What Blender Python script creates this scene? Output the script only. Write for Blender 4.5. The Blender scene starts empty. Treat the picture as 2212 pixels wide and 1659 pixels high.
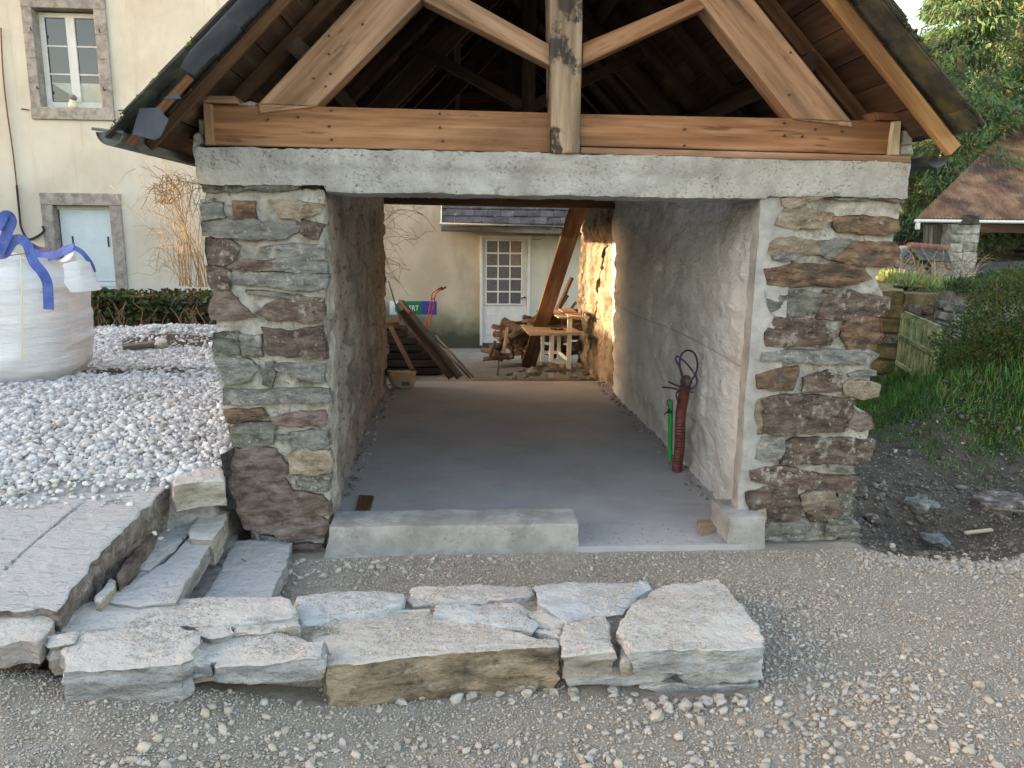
import bpy, math, random
import numpy as np
from mathutils import Vector, Matrix
random.seed(7); RNG = np.random.default_rng(11)
scene = bpy.context.scene
COL = scene.collection

# ------------------------------------------------------------------ camera, world, sun, exposure
PF, PW, PH = 1660., 2212., 1659.
CAM = (0., -4.33, 1.75)
YAW, PITCH, ROLL = math.radians(4.0), math.radians(11.2), 0.011
def cam_basis():
    f = Vector((math.sin(YAW)*math.cos(PITCH), math.cos(YAW)*math.cos(PITCH), -math.sin(PITCH)))
    r = Vector((math.cos(YAW), -math.sin(YAW), 0)); u = r.cross(f)
    c, s = math.cos(ROLL), math.sin(ROLL)
    return c*r+s*u, -s*r+c*u, f
CR, CU, CF = cam_basis()
cd = bpy.data.cameras.new('camera'); cam = bpy.data.objects.new('camera', cd); COL.objects.link(cam)
cd.sensor_width = 36; cd.lens = PF/PW*36; cd.clip_start = .05; cd.clip_end = 600
mw = Matrix((CR, CU, -CF)).transposed().to_4x4(); mw.translation = CAM; cam.matrix_world = mw
scene.camera = cam

SUN_EL, SUN_AZ_Y = math.radians(8.2), 0.05
world = bpy.data.worlds.new('World'); scene.world = world; world.use_nodes = True
wn = world.node_tree; bg = wn.nodes['Background']
sky = wn.nodes.new('ShaderNodeTexSky'); sky.sky_type = 'NISHITA'; sky.sun_disc = False
sky.sun_elevation = SUN_EL; sky.sun_rotation = math.radians(-88); sky.air_density = 1.0; sky.dust_density = 1.6; sky.ozone_density = 1.0
tnt = wn.nodes.new('ShaderNodeMix'); tnt.data_type = 'RGBA'; tnt.blend_type = 'MULTIPLY'; tnt.inputs[0].default_value = 1; tnt.inputs[7].default_value = (1.14, .965, .865, 1)
wn.links.new(sky.outputs[0], tnt.inputs[6]); wn.links.new(tnt.outputs[2], bg.inputs[0]); bg.inputs[1].default_value = 0.15
sd = bpy.data.lights.new('sun', 'SUN'); sd.energy = 2.0; sd.angle = math.radians(.6); sd.color = (1, .74, .46)
sun = bpy.data.objects.new('sun', sd); COL.objects.link(sun)
sdir = Vector((math.cos(SUN_EL), -SUN_AZ_Y, -math.sin(SUN_EL)))
sun.rotation_euler = sdir.to_track_quat('-Z', 'Y').to_euler(); sun.location = (-20, 0, 12)
scene.view_settings.view_transform = 'Standard'; scene.view_settings.look = 'None'
scene.view_settings.exposure = 3.02; scene.view_settings.gamma = 1
scene.render.engine = 'CYCLES'

# ------------------------------------------------------------------ helpers
def ray(u, v):
    return CF + CR*((u-PW/2)/PF) - CU*((v-PH/2)/PF)
def un(u, v, ax, val):            # a measured point of the place, on the plane axis = val
    d = ray(u, v); t = (val-CAM[ax])/d[ax]
    return Vector(CAM) + d*t
def uy(u, v, y=0.): return un(u, v, 1, y)
def uz(u, v, z=0.): return un(u, v, 2, z)
def ss(a, b, x): 
    t = np.clip((x-a)/(b-a), 0, 1); return t*t*(3-2*t)
def _h(ix, iy, iz, seed):
    n = (ix.astype(np.int64)*374761393 + iy.astype(np.int64)*668265263 + iz.astype(np.int64)*2147483647 + seed*974634777) & 0xffffffff
    n = ((n ^ (n >> 13))*1274126177) & 0xffffffff
    n = ((n ^ (n >> 16))*2246822519) & 0xffffffff
    return ((n ^ (n >> 15)) & 0xffffff)/float(0xffffff)
def vn(P, seed=0):
    F = np.floor(P).astype(np.int64); t = P-F; t = t*t*(3-2*t); r = 0
    for a in (0, 1):
        for b in (0, 1):
            for c in (0, 1):
                w = (t[:,0] if a else 1-t[:,0])*(t[:,1] if b else 1-t[:,1])*(t[:,2] if c else 1-t[:,2])
                r = r + w*_h(F[:,0]+a, F[:,1]+b, F[:,2]+c, seed)
    return r*2-1
def fbm(P, scale=1., octv=4, seed=0, gain=.5):
    P = np.asarray(P, float)*scale; r = 0; a = 1; s = 0
    for i in range(octv):
        r = r+a*vn(P*(2.03**i)+i*17.3, seed+i); s += a; a *= gain
    return r/s
def vfbm(P, scale, octv=3, seed=0):
    return np.stack([fbm(P, scale, octv, seed+31*k) for k in range(3)], 1)
def worley(P2, seed=0):
    F = np.floor(P2).astype(np.int64); d1 = np.full(len(P2), 9.); d2 = d1.copy(); idv = np.zeros(len(P2)); z = np.zeros(len(P2), np.int64)
    for a in (-1, 0, 1):
        for b in (-1, 0, 1):
            cx, cy = F[:,0]+a, F[:,1]+b
            px = cx+.15+.7*_h(cx, cy, z, seed); py = cy+.15+.7*_h(cx, cy, z+1, seed)
            d = np.hypot(P2[:,0]-px, P2[:,1]-py); m = d < d1
            d2 = np.where(m, d1, np.minimum(d2, d)); idv = np.where(m, _h(cx, cy, z+2, seed), idv); d1 = np.where(m, d, d1)
    return d1, d2, idv

WM = {}
def link(o, M=None, parent=None):
    COL.objects.link(o); M = M or Matrix(); WM[o.name] = M
    if parent is not None:
        o.parent = parent; o.matrix_parent_inverse = WM[parent.name].inverted()
    o.matrix_basis = M
    return o
def mesh_data(name, V, F, mat, smooth=False, sharp=None, tint=None, attr=None):
    me = bpy.data.meshes.new(name)
    if isinstance(F, np.ndarray):
        V = np.asarray(V, np.float32); k = F.shape[1]
        me.vertices.add(len(V)); me.vertices.foreach_set('co', V.ravel())
        me.loops.add(F.size); me.loops.foreach_set('vertex_index', F.astype(np.int32).ravel())
        me.polygons.add(len(F)); me.polygons.foreach_set('loop_start', np.arange(0, F.size, k, dtype=np.int32))
        me.update(calc_edges=True)
    else:
        me.from_pydata([tuple(v) for v in V], [], F); me.update()
    if tint is not None:
        for nm, arr in (('tint', tint),):
            ca = me.color_attributes.new(nm, 'FLOAT_COLOR', 'POINT')
            c = np.ones((len(V), 4), np.float32); c[:,:3] = arr; ca.data.foreach_set('color', c.ravel())
    for m in (mat if isinstance(mat, (list, tuple)) else [mat]): me.materials.append(m)
    if smooth:
        me.polygons.foreach_set('use_smooth', np.ones(len(me.polygons), bool))
        if sharp: me.set_sharp_from_angle(angle=math.radians(sharp))
    return me
def mk(name, V, F, mat, parent=None, axes=None, smooth=False, sharp=None, tint=None, center=True):
    V = np.asarray([tuple(v) for v in V] if not isinstance(V, np.ndarray) else V, float)
    c = (V.min(0)+V.max(0))/2 if center else np.zeros(3)
    R = np.array(axes) if axes is not None else np.eye(3)          # rows = local axes in world
    me = mesh_data(name, (V-c) @ R.T, F, mat, smooth, sharp, tint)
    o = bpy.data.objects.new(name, me)
    M = Matrix(R.T.tolist()).to_4x4(); M.translation = Vector(c)
    return link(o, M, parent)
def tag(o, label=None, cat=None, group=None, kind=None):
    if label: o['label'] = label
    if cat: o['category'] = cat
    if group: o['group'] = group
    if kind: o['kind'] = kind
    return o
def thing(name, loc, label, cat, group=None):
    o = bpy.data.objects.new(name, None); o.empty_display_size = .1
    link(o, Matrix.Translation(Vector(loc))); return tag(o, label, cat, group)
def axes_from(x, n=(0, -1, 0)):
    x = Vector(x).normalized(); n = Vector(n); z = (n-x*n.dot(x)).normalized(); y = z.cross(x)
    return [tuple(x), tuple(y), tuple(z)]
class MB:
    def __init__(s): s.V = []; s.F = []; s.n = 0
    def add(s, V, F):
        s.V.append(np.asarray([tuple(v) for v in V], float) if not isinstance(V, np.ndarray) else V)
        s.F += [tuple(i+s.n for i in f) for f in F]; s.n += len(V)
    def build(s, name, mat, parent=None, **k): return mk(name, np.concatenate(s.V), s.F, mat, parent, **k)

def grid_faces(nu, nv, off=0, flip=False):
    i = np.arange((nu-1))[:,None]*nv+np.arange(nv-1)[None]; i = i.ravel()+off
    f = np.stack([i, i+nv, i+nv+1, i+1], 1)
    return f[:, ::-1] if flip else f
def dbox(lo, hi, res, fn=None, rnd=0, skip=()):
    lo, hi = np.array(lo, float), np.array(hi, float); Vs, Fs, n = [], [], 0
    for ax in range(3):
        for side in (0, 1):
            if (ax, side) in skip: continue
            a, b = [(1, 2), (2, 0), (0, 1)][ax]
            na = max(2, int((hi[a]-lo[a])/res)+2); nb = max(2, int((hi[b]-lo[b])/res)+2)
            A, B = np.meshgrid(np.linspace(lo[a], hi[a], na), np.linspace(lo[b], hi[b], nb), indexing='ij')
            P = np.zeros((na*nb, 3)); P[:,a] = A.ravel(); P[:,b] = B.ravel(); P[:,ax] = hi[ax] if side else lo[ax]
            Vs.append(P); Fs.append(grid_faces(na, nb, n, not side)); n += len(P)
    V = np.concatenate(Vs); F = np.concatenate(Fs)
    if rnd:
        q = np.clip(V, lo+rnd, hi-rnd); d = V-q; L = np.linalg.norm(d, axis=1, keepdims=True)
        V = q+d/np.maximum(L, 1e-9)*np.minimum(L, rnd)
    if fn is not None: V = fn(V)
    return V, F
def box_vf(lo, hi):
    x0, y0, z0 = lo; x1, y1, z1 = hi
    return [(x0,y0,z0),(x1,y0,z0),(x1,y1,z0),(x0,y1,z0),(x0,y0,z1),(x1,y0,z1),(x1,y1,z1),(x0,y1,z1)], [(0,3,2,1),(4,5,6,7),(0,1,5,4),(1,2,6,5),(2,3,7,6),(3,0,4,7)]
def cbox_vf(lo, hi, c=.004):         # chamfered box along its longest axis
    lo, hi = np.array(lo, float), np.array(hi, float); ax = int(np.argmax(hi-lo)); a, b = [(1,2),(2,0),(0,1)][ax]
    c = min(c, (hi[a]-lo[a])*.3, (hi[b]-lo[b])*.3)
    ring = [(lo[a]+c,lo[b]),(hi[a]-c,lo[b]),(hi[a],lo[b]+c),(hi[a],hi[b]-c),(hi[a]-c,hi[b]),(lo[a]+c,hi[b]),(lo[a],hi[b]-c),(lo[a],lo[b]+c)]
    V = []
    for e in (lo[ax], hi[ax]):
        for p in ring:
            v = [0,0,0]; v[ax] = e; v[a] = p[0]; v[b] = p[1]; V.append(tuple(v))
    F = [tuple(range(7,-1,-1)), tuple(range(8,16))]+[(i,(i+1)%8,(i+1)%8+8,i+8) for i in range(8)]
    return V, F
def beam_vf(p0, p1, w, t, up=(0,0,1), ch=.005, seg=1, wob=0, seed=0):   # w along side axis, t along up
    p0, p1 = Vector(p0), Vector(p1); x = (p1-p0).normalized(); u = Vector(up); u = (u-x*u.dot(x)).normalized(); s = x.cross(u)
    ch = min(ch, w*.3, t*.3); a, b = w/2, t/2
    ring = [(-a+ch,-b),(a-ch,-b),(a,-b+ch),(a,b-ch),(a-ch,b),(-a+ch,b),(-a,b-ch),(-a,-b+ch)]
    V, F = [], []
    for k in range(seg+1):
        c = p0.lerp(p1, k/seg)
        for q in ring: V.append(tuple(c+s*q[0]+u*q[1]))
    for k in range(seg):
        for i in range(8):
            j = (i+1) % 8; F.append((k*8+i, k*8+j, k*8+8+j, k*8+8+i))
    F.append(tuple(range(7,-1,-1))); F.append(tuple(seg*8+i for i in range(8)))
    V = np.array(V)
    if wob: V = V+vfbm(V, 3.1, 2, seed)*wob
    return V, F
def beam(name, p0, p1, w, t, mat, parent=None, up=(0,0,1), **k):
    V, F = beam_vf(p0, p1, w, t, up, **k)
    return mk(name, V, F, mat, parent, axes=axes_from(Vector(p1)-Vector(p0), up))
def prism(name, pts, n, depth, mat, parent=None, grain=None, bev=.005, wob=.002, seed=0):
    pts = [Vector(p) for p in pts]; n = Vector(n).normalized(); N = len(pts)
    c = sum(pts, Vector())/N
    area = sum(((pts[i]-c).cross(pts[(i+1)%N]-c)).dot(n) for i in range(N))
    if area < 0: pts.reverse()
    ins = []
    for i in range(N):
        e0 = (pts[i]-pts[i-1]).normalized(); e1 = (pts[(i+1)%N]-pts[i]).normalized()
        n0 = n.cross(e0); n1 = n.cross(e1); m = (n0+n1); d = max(.3, 1+n0.dot(n1)); ins.append(pts[i]+m*(bev/d))
    V = [p-n*depth for p in pts]+[p-n*bev for p in pts]+ins
    F = [tuple(reversed(range(N))), tuple(range(2*N, 3*N))]
    for r in (0, 1):
        for i in range(N): j = (i+1) % N; F.append((r*N+i, r*N+j, r*N+N+j, r*N+N+i))
    V = np.array([tuple(v) for v in V])
    if wob: V = V+vfbm(V, 9, 2, seed)*wob
    g = grain if grain is not None else (pts[1]-pts[0])
    return mk(name, V, F, mat, parent, axes=axes_from(g, n))
def tube_vf(pts, r, sides=8, cap=True):
    pts = [Vector(p) for p in pts]; n = len(pts); rr = r if isinstance(r, (list, tuple, np.ndarray)) else [r]*n
    V, F = [], []; ref = None
    for i, p in enumerate(pts):
        t = (pts[min(i+1, n-1)]-pts[max(i-1, 0)])
        t = t.normalized() if t.length > 1e-9 else Vector((0,0,1))
        if ref is None: ref = Vector((0,0,1)) if abs(t.z) < .9 else Vector((1,0,0))
        a = (ref-t*ref.dot(t)).normalized(); b = t.cross(a); ref = a
        for k in range(sides):
            th = 2*math.pi*k/sides; V.append(p+(a*math.cos(th)+b*math.sin(th))*rr[i])
    for i in range(n-1):
        for k in range(sides):
            j = (k+1) % sides; F.append((i*sides+k, i*sides+j, (i+1)*sides+j, (i+1)*sides+k))
    if cap: F.append(tuple(reversed(range(sides)))); F.append(tuple((n-1)*sides+k for k in range(sides)))
    return V, F
def tube(name, pts, r, mat, parent=None, sides=8, smooth=True):
    V, F = tube_vf(pts, r, sides); return mk(name, V, F, mat, parent, smooth=smooth, sharp=50)
def lathe_vf(c, prof, n=24):
    V = []; F = []
    for r, z in prof:
        for k in range(n): a = 2*math.pi*k/n; V.append((c[0]+r*math.cos(a), c[1]+r*math.sin(a), c[2]+z))
    for i in range(len(prof)-1):
        for k in range(n): j = (k+1) % n; F.append((i*n+k, i*n+j, (i+1)*n+j, (i+1)*n+k))
    return V, F

def rock_vf(pts, n, depth, res=.03, rough=.008, jit=.004, edge=.01, bulge=.0, strat=.0, seed=0, taper=1.0, nscale=14, inner=None, flake=0):
    """rough stone: star-shaped outline (visible face), outward normal n, body goes depth behind it"""
    n = Vector(n).normalized(); P = [Vector(p) for p in pts]; c = sum(P, Vector())/len(P)
    if sum(((P[i]-c).cross(P[(i+1)%len(P)]-c)).dot(n) for i in range(len(P))) < 0: P.reverse()
    out = []
    for i in range(len(P)):
        a, b = P[i], P[(i+1) % len(P)]; k = max(1, int((b-a).length/res))
        for j in range(k): out.append(a.lerp(b, j/k))
    O = np.array([tuple(p) for p in out]); N = len(O); C = O.mean(0); nn = np.array(tuple(n))
    R = np.linalg.norm(O-C, axis=1)
    jj = fbm(O, 1/.05, 2, seed+5)[:,None]*jit*1.6
    O = O+(O-C)/np.maximum(R, 1e-6)[:,None]*jj
    rad = R.mean(); rings = []
    ns = max(2, int(depth/res*.8)) if strat or depth > .08 else 2
    for k in range(ns+1):
        f = 1-k/ns; z = -edge-(depth-edge)*f; s = 1-(1-taper)*f
        ring = C+(O-C)*s+nn*z
        if strat:
            q = (O-C)/np.maximum(R, 1e-6)[:,None]
            key = np.stack([O[:,0]*3, O[:,1]*3, np.full(N, z*55.)], 1)
            ring = ring+q*(vn(key, seed+9)[:,None]*strat)
        rings.append(ring)
    e = min(edge*1.2, rad*.3)
    rings.append(C+(O-C)*np.maximum(0, 1-e*.35/np.maximum(R, 1e-6))[:,None]-nn*edge*.4)
    rings.append(C+(O-C)*np.maximum(0, 1-e/np.maximum(R, 1e-6))[:,None])
    m = inner or max(1, int(rad/res/1.0))
    for k in range(m, 0, -1):
        s = k/(m+1)
        rings.append(C+(O-C)*np.maximum(0, 1-e/np.maximum(R, 1e-6))[:,None]*s+nn*bulge*(1-s*s))
    V = np.concatenate(rings+[(C+nn*bulge)[None]]); F = []
    for r in range(len(rings)-1):
        for i in range(N):
            j = (i+1) % N; F.append((r*N+i, r*N+j, r*N+N+j, r*N+N+i))
    L = (len(rings)-1)*N
    for i in range(N): F.append((L+i, L+(i+1) % N, len(V)-1))
    F.append(tuple(reversed(range(N))))
    if flake:
        nf = (ns+1)*N; q = V[nf:]; f_ = fbm(q*np.array([1., 1.9, 1.9]), 3.2, 4, seed+2); st_ = np.floor(f_*7)/7+.25*f_
        V[nf:] = q+nn*(st_*flake)[:,None]
    V = V+vfbm(V, nscale, 3, seed)*rough+vfbm(V, 4, 2, seed+3)*rough*1.2
    return V, F
def rock(name, pts, n, depth, mat, parent=None, sharp=38, **k):
    V, F = rock_vf(pts, n, depth, **k); return mk(name, V, F, mat, parent, smooth=True, sharp=sharp)

ICO = None
def ico():
    p = (1+5**.5)/2
    v = np.array([(-1,p,0),(1,p,0),(-1,-p,0),(1,-p,0),(0,-1,p),(0,1,p),(0,-1,-p),(0,1,-p),(p,0,-1),(p,0,1),(-p,0,-1),(-p,0,1)], float)
    v /= np.linalg.norm(v[0])
    f = np.array([(0,11,5),(0,5,1),(0,1,7),(0,7,10),(0,10,11),(1,5,9),(5,11,4),(11,10,2),(10,7,6),(7,1,8),(3,9,4),(3,4,2),(3,2,6),(3,6,8),(3,8,9),(4,9,5),(2,4,11),(6,2,10),(8,6,7),(9,8,1)])
    return v, f
def octa():
    v = np.array([(1,0,0),(-1,0,0),(0,1,0),(0,-1,0),(0,0,1),(0,0,-1)], float)
    f = np.array([(0,2,4),(2,1,4),(1,3,4),(3,0,4),(2,0,5),(1,2,5),(3,1,5),(0,3,5)])
    return v, f
def rotmats(n, rng, flat=1.):
    a = rng.uniform(0, 2*np.pi, n); t = rng.normal(0, .45*flat, n); u = rng.normal(0, .45*flat, n)
    ca, sa, ct, st, cu, su = np.cos(a), np.sin(a), np.cos(t), np.sin(t), np.cos(u), np.sin(u)
    z = np.zeros(n); o = z+1
    Rz = np.stack([ca,-sa,z, sa,ca,z, z,z,o], 1).reshape(n,3,3); Rx = np.stack([o,z,z, z,ct,-st, z,st,ct], 1).reshape(n,3,3); Ry = np.stack([cu,z,su, z,o,z, -su,z,cu], 1).reshape(n,3,3)
    return Rz @ Rx @ Ry
def pebbles(P, S, rng, base='ico', flat=.62):
    n = len(P); nv = 14; vb, fb = ico() if base == 'ico' else octa()
    var = []
    for k in range(nv):
        q = vb*(1+rng.uniform(-.38, .34, (len(vb), 1)))*np.array([1+rng.uniform(0,.35), 1-rng.uniform(0,.2), flat+rng.uniform(-.12,.2)]); var.append(q)
    var = np.array(var); idx = rng.integers(0, nv, n)
    V = np.einsum('nij,nkj->nki', rotmats(n, rng), var[idx])*S[:,None,None]+P[:,None,:]
    F = fb[None]+(np.arange(n)*len(vb))[:,None,None]
    return V.reshape(-1,3), F.reshape(-1,3), len(vb)
def leaves(P, D, S, rng, W=.5, fold=.25, up=None):
    """leaf quads (two folded triangles): P root, D direction, S length"""
    n = len(P); D = D/np.linalg.norm(D, axis=1, keepdims=True)
    r = rng.normal(0, 1, (n, 3)) if up is None else up+rng.normal(0, .35, (n, 3))
    s = np.cross(D, r); s /= np.maximum(np.linalg.norm(s, axis=1, keepdims=True), 1e-6); m = np.cross(s, D)
    S = S[:,None]; a = P; b = P+D*S*.5+s*S*W*.5+m*S*fold*.3; c = P+D*S; d = P+D*S*.5-s*S*W*.5+m*S*fold*.3
    V = np.stack([a, b, c, d], 1).reshape(-1, 3); i = np.arange(n)*4
    return V, np.concatenate([np.stack([i, i+1, i+2], 1), np.stack([i, i+2, i+3], 1)])

# ------------------------------------------------------------------ materials
def mixc(nt, fac, a, b, typ='MIX'):
    m = nt.nodes.new('ShaderNodeMix'); m.data_type = 'RGBA'; m.blend_type = typ; m.clamp_factor = True
    for s, v in ((0, fac), (6, a), (7, b)):
        if hasattr(v, 'is_output'): nt.links.new(v, m.inputs[s])
        else: m.inputs[s].default_value = v if s == 0 else ((*v, 1) if len(v) == 3 else v)
    return m.outputs[2]
def M(name, cols, scale=3., stretch=(1,1,1), rough=.85, bump=((60,.25,.004),), over=(), spec=.25, coord='pos', attr=False, metal=0, transl=0, rand=0, dust=None, detail=7, nrough=.62, foot=None, wave=None):
    m = bpy.data.materials.new(name); m.use_nodes = True; nt = m.node_tree; N, L = nt.nodes, nt.links
    b = N['Principled BSDF']; b.inputs['Roughness'].default_value = rough; b.inputs['Specular IOR Level'].default_value = spec; b.inputs['Metallic'].default_value = metal
    if coord == 'pos': co = N.new('ShaderNodeNewGeometry').outputs['Position']
    else: co = N.new('ShaderNodeTexCoord').outputs['Object']
    oi = N.new('ShaderNodeObjectInfo') if (rand or coord == 'obj') else None
    def vec(st):
        mp = N.new('ShaderNodeMapping'); L.new(co, mp.inputs[0]); mp.inputs['Scale'].default_value = st
        if coord == 'obj':
            mu = N.new('ShaderNodeMath'); mu.operation = 'MULTIPLY'; L.new(oi.outputs['Random'], mu.inputs[0]); mu.inputs[1].default_value = 37.
            cx = N.new('ShaderNodeCombineXYZ'); 
            for i in range(3): L.new(mu.outputs[0], cx.inputs[i])
            L.new(cx.outputs[0], mp.inputs['Location'])
        return mp.outputs[0]
    def noise(sc, st=(1,1,1), det=detail, ro=nrough, dist=0):
        n = N.new('ShaderNodeTexNoise'); L.new(vec(st), n.inputs['Vector']); n.inputs['Scale'].default_value = sc; n.inputs['Detail'].default_value = det; n.inputs['Roughness'].default_value = ro; n.inputs['Distortion'].default_value = dist
        return n.outputs[0]
    def ramp(fac, stops):
        r = N.new('ShaderNodeValToRGB'); e = r.color_ramp.elements
        while len(e) < len(stops): e.new(.5)
        for q, (p, c) in zip(e, stops): q.position = p; q.color = (*c, 1) if len(c) == 3 else c
        L.new(fac, r.inputs[0]); return r.outputs[0]
    if len(cols) == 1: col = None; c0 = cols[0]
    else:
        k = len(cols)-1; col = ramp(noise(scale, stretch), [(.37+.26*i/k, c) for i, c in enumerate(cols)])
    for o in over:
        c, sc, lo, hi = o[:4]; st = o[4] if len(o) > 4 else (1,1,1); am = o[5] if len(o) > 5 else 1.
        f = ramp(noise(sc, st, 6, .65), [(lo, (0,0,0)), (hi, (am,am,am))])
        if sc > 13: f = mixc(nt, 1., f, ramp(noise(sc*.13), [(.42, (.08,)*3), (.58, (1,1,1))]), 'MULTIPLY')
        col = mixc(nt, f, col if col is not None else c0, c)
    if wave:
        w = N.new('ShaderNodeTexWave'); L.new(vec(wave[1]), w.inputs['Vector']); w.inputs['Scale'].default_value = wave[0]; w.inputs['Distortion'].default_value = wave[2]; w.inputs['Detail'].default_value = 3
        col = mixc(nt, ramp(w.outputs[1], [(.3, (0,0,0)), (.9, (wave[4],)*3)]), col if col is not None else c0, wave[3])
    if foot:
        g = N.new('ShaderNodeNewGeometry'); sp = N.new('ShaderNodeSeparateXYZ'); L.new(g.outputs['Position'], sp.inputs[0])
        for c_, z0_, z1_, sc_ in foot:
            mp_ = N.new('ShaderNodeMapRange'); L.new(sp.outputs[2], mp_.inputs[0]); mp_.inputs[1].default_value = z1_; mp_.inputs[2].default_value = z0_; mp_.inputs[3].default_value = -.35; mp_.inputs[4].default_value = .75
            ad_ = N.new('ShaderNodeMath'); ad_.operation = 'ADD'; L.new(mp_.outputs[0], ad_.inputs[0]); L.new(noise(sc_), ad_.inputs[1]); col = mixc(nt, ramp(ad_.outputs[0], [(.35, (0,0,0)), (.85, (1,1,1))]), col if col is not None else c0, c_)
    if attr:
        a = N.new('ShaderNodeVertexColor'); a.layer_name = 'tint'; col = mixc(nt, 1., col if col is not None else c0, a.outputs[0], 'MULTIPLY')
    if rand:
        mr = N.new('ShaderNodeMapRange'); L.new(oi.outputs['Random'], mr.inputs[0]); mr.inputs[3].default_value = 1-rand; mr.inputs[4].default_value = 1+rand
        hs = N.new('ShaderNodeHueSaturation'); L.new(mr.outputs[0], hs.inputs['Value'])
        if col is not None: L.new(col, hs.inputs['Color'])
        else: hs.inputs['Color'].default_value = (*c0, 1)
        col = hs.outputs[0]
    if dust:
        g = N.new('ShaderNodeNewGeometry'); sp = N.new('ShaderNodeSeparateXYZ'); L.new(g.outputs['Normal'], sp.inputs[0])
        ad = N.new('ShaderNodeMath'); ad.operation = 'MULTIPLY_ADD'; L.new(noise(9, det=8), ad.inputs[0]); ad.inputs[1].default_value = .9; L.new(sp.outputs[2], ad.inputs[2])
        f = ramp(ad.outputs[0], [(dust[1], (0,0,0)), (min(1, dust[1]+dust[2]), (dust[3],)*3)])
        # ramp clamps above 1, so scale into range first
        sc_ = N.new('ShaderNodeMath'); sc_.operation = 'MULTIPLY'; L.new(ad.outputs[0], sc_.inputs[0]); sc_.inputs[1].default_value = .55
        L.new(sc_.outputs[0], f.node.inputs[0])
        col = mixc(nt, f, col if col is not None else c0, dust[0])
    if col is None: b.inputs['Base Color'].default_value = (*c0, 1)
    else: L.new(col, b.inputs['Base Color'])
    prev = None
    for sc, st, di, *x in bump:
        bp = N.new('ShaderNodeBump'); bp.inputs['Strength'].default_value = st; bp.inputs['Distance'].default_value = di
        L.new(noise(sc, x[0] if x else (1,1,1), 5, .6), bp.inputs['Height'])
        if prev: L.new(prev, bp.inputs['Normal'])
        prev = bp.outputs[0]
    if prev: L.new(prev, b.inputs['Normal'])
    if transl:
        t = N.new('ShaderNodeBsdfTranslucent'); mx = N.new('ShaderNodeMixShader'); mx.inputs[0].default_value = transl
        if col is not None: L.new(col, t.inputs[0])
        else: t.inputs[0].default_value = (*c0, 1)
        L.new(b.outputs[0], mx.inputs[1]); L.new(t.outputs[0], mx.inputs[2]); L.new(mx.outputs[0], N['Material Output'].inputs[0])
    return m

G = lambda v, w=0: (v*(1+w), v, v*(1-w))
m_mortar = M('mortar', [(.24,.225,.195),(.37,.355,.32),(.47,.455,.415)], 9, over=[((.13,.12,.105), 48, .54, .62, (1,1,1), .75), ((.22,.21,.15), 3, .56, .7, (1,1,1), .5)], bump=((35,.9,.012),(120,.8,.006)))
m_lime = M('lime_plaster', [(.50,.48,.455),(.66,.645,.63),(.74,.73,.715)], 2.2, (1,.45,1), over=[((.20,.165,.12), 8, .62, .72, (1,1.5,1), .6), ((.20,.21,.11), 1.6, .62, .74, (1,1,.5), .5), ((.11,.095,.08), 22, .66, .72, (1,1,2), .8)], bump=((14,1.,.035,(1,.5,1)),(50,.8,.010,(1,.6,1))))
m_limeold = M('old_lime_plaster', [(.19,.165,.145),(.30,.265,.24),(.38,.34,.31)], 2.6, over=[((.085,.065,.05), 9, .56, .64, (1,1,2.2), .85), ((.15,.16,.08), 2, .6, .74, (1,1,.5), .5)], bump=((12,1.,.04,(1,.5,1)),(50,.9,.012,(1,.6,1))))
m_earth = M('earth_mortar_wall', [(.14,.10,.065),(.29,.23,.165),(.38,.31,.235)], 4, over=[((.10,.075,.05), 11, .56, .64, (1,2,1), .8)], bump=((16,.9,.02),(60,.8,.008)))
m_conc = M('rough_concrete', [(.29,.28,.26),(.37,.36,.335),(.44,.43,.405)], 4.5, over=[((.15,.14,.125), 52, .54, .62, (1,1,1.4), .85), ((.12,.11,.10), 11, .60, .68, (1,1,1), .5), ((.42,.38,.31), 3, .6, .75, (1,1,2), .5), ((.09,.09,.085), 16, .70, .75, (1,1,1), .8)], bump=((48,.9,.01),(150,.7,.004)))
m_concs = M('smooth_concrete', [(.23,.228,.215),(.30,.298,.285),(.37,.365,.35)], 5, over=[((.20,.195,.18), 4, .54, .66, (1,1,1.5), .6), ((.12,.118,.11), 30, .60, .66, (1,1,1), .8), ((.44,.43,.41), 7, .60, .68, (1,1,1), .5)], bump=((60,.6,.006),(12,.6,.015)))
m_jamb = M('cement_jamb_render', [(.27,.265,.25),(.34,.335,.32),(.42,.41,.39)], 6, bump=((30,.8,.012),(110,.6,.005)))
m_slab = M('floor_concrete', [(.33,.318,.325),(.365,.352,.36),(.40,.387,.395)], 1.3, over=[((.44,.435,.43), 4, .54, .72, (1,1,1), .5), ((.24,.233,.24), 2.2, .56, .7, (1,2.5,1), .4), ((.15,.145,.14), 30, .64, .72, (1,1,1), .3)], rough=.75, bump=((60,.2,.003),(8,.15,.01)), spec=.3)
def stone(name, cols, **k):
    a = dict(scale=9, stretch=(1,1,2.4), over=[((.36,.345,.31), 7.5, .57, .64, (1,1,1), .8), ((.40,.385,.345), 26, .56, .62, (1,1,1), .8), ((.035,.03,.025), 15, .60, .68, (1,1,2.5), .8), ((.52,.51,.47), 40, .62, .65, (1,1,1), .8)], bump=((16,1.,.03,(1,1,2.4)),(48,1.,.014),(130,.8,.006)), rand=.16)
    a.update(k); return M(name, cols, **a)
m_sgrey = stone('grey_schist', [(.11,.115,.11),(.20,.205,.19),(.27,.27,.25)])
m_sgreen = stone('green_schist', [(.085,.09,.072),(.165,.17,.145),(.24,.24,.21)])
m_sbrown = stone('brown_schist', [(.06,.045,.038),(.13,.095,.078),(.20,.155,.125)])
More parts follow.
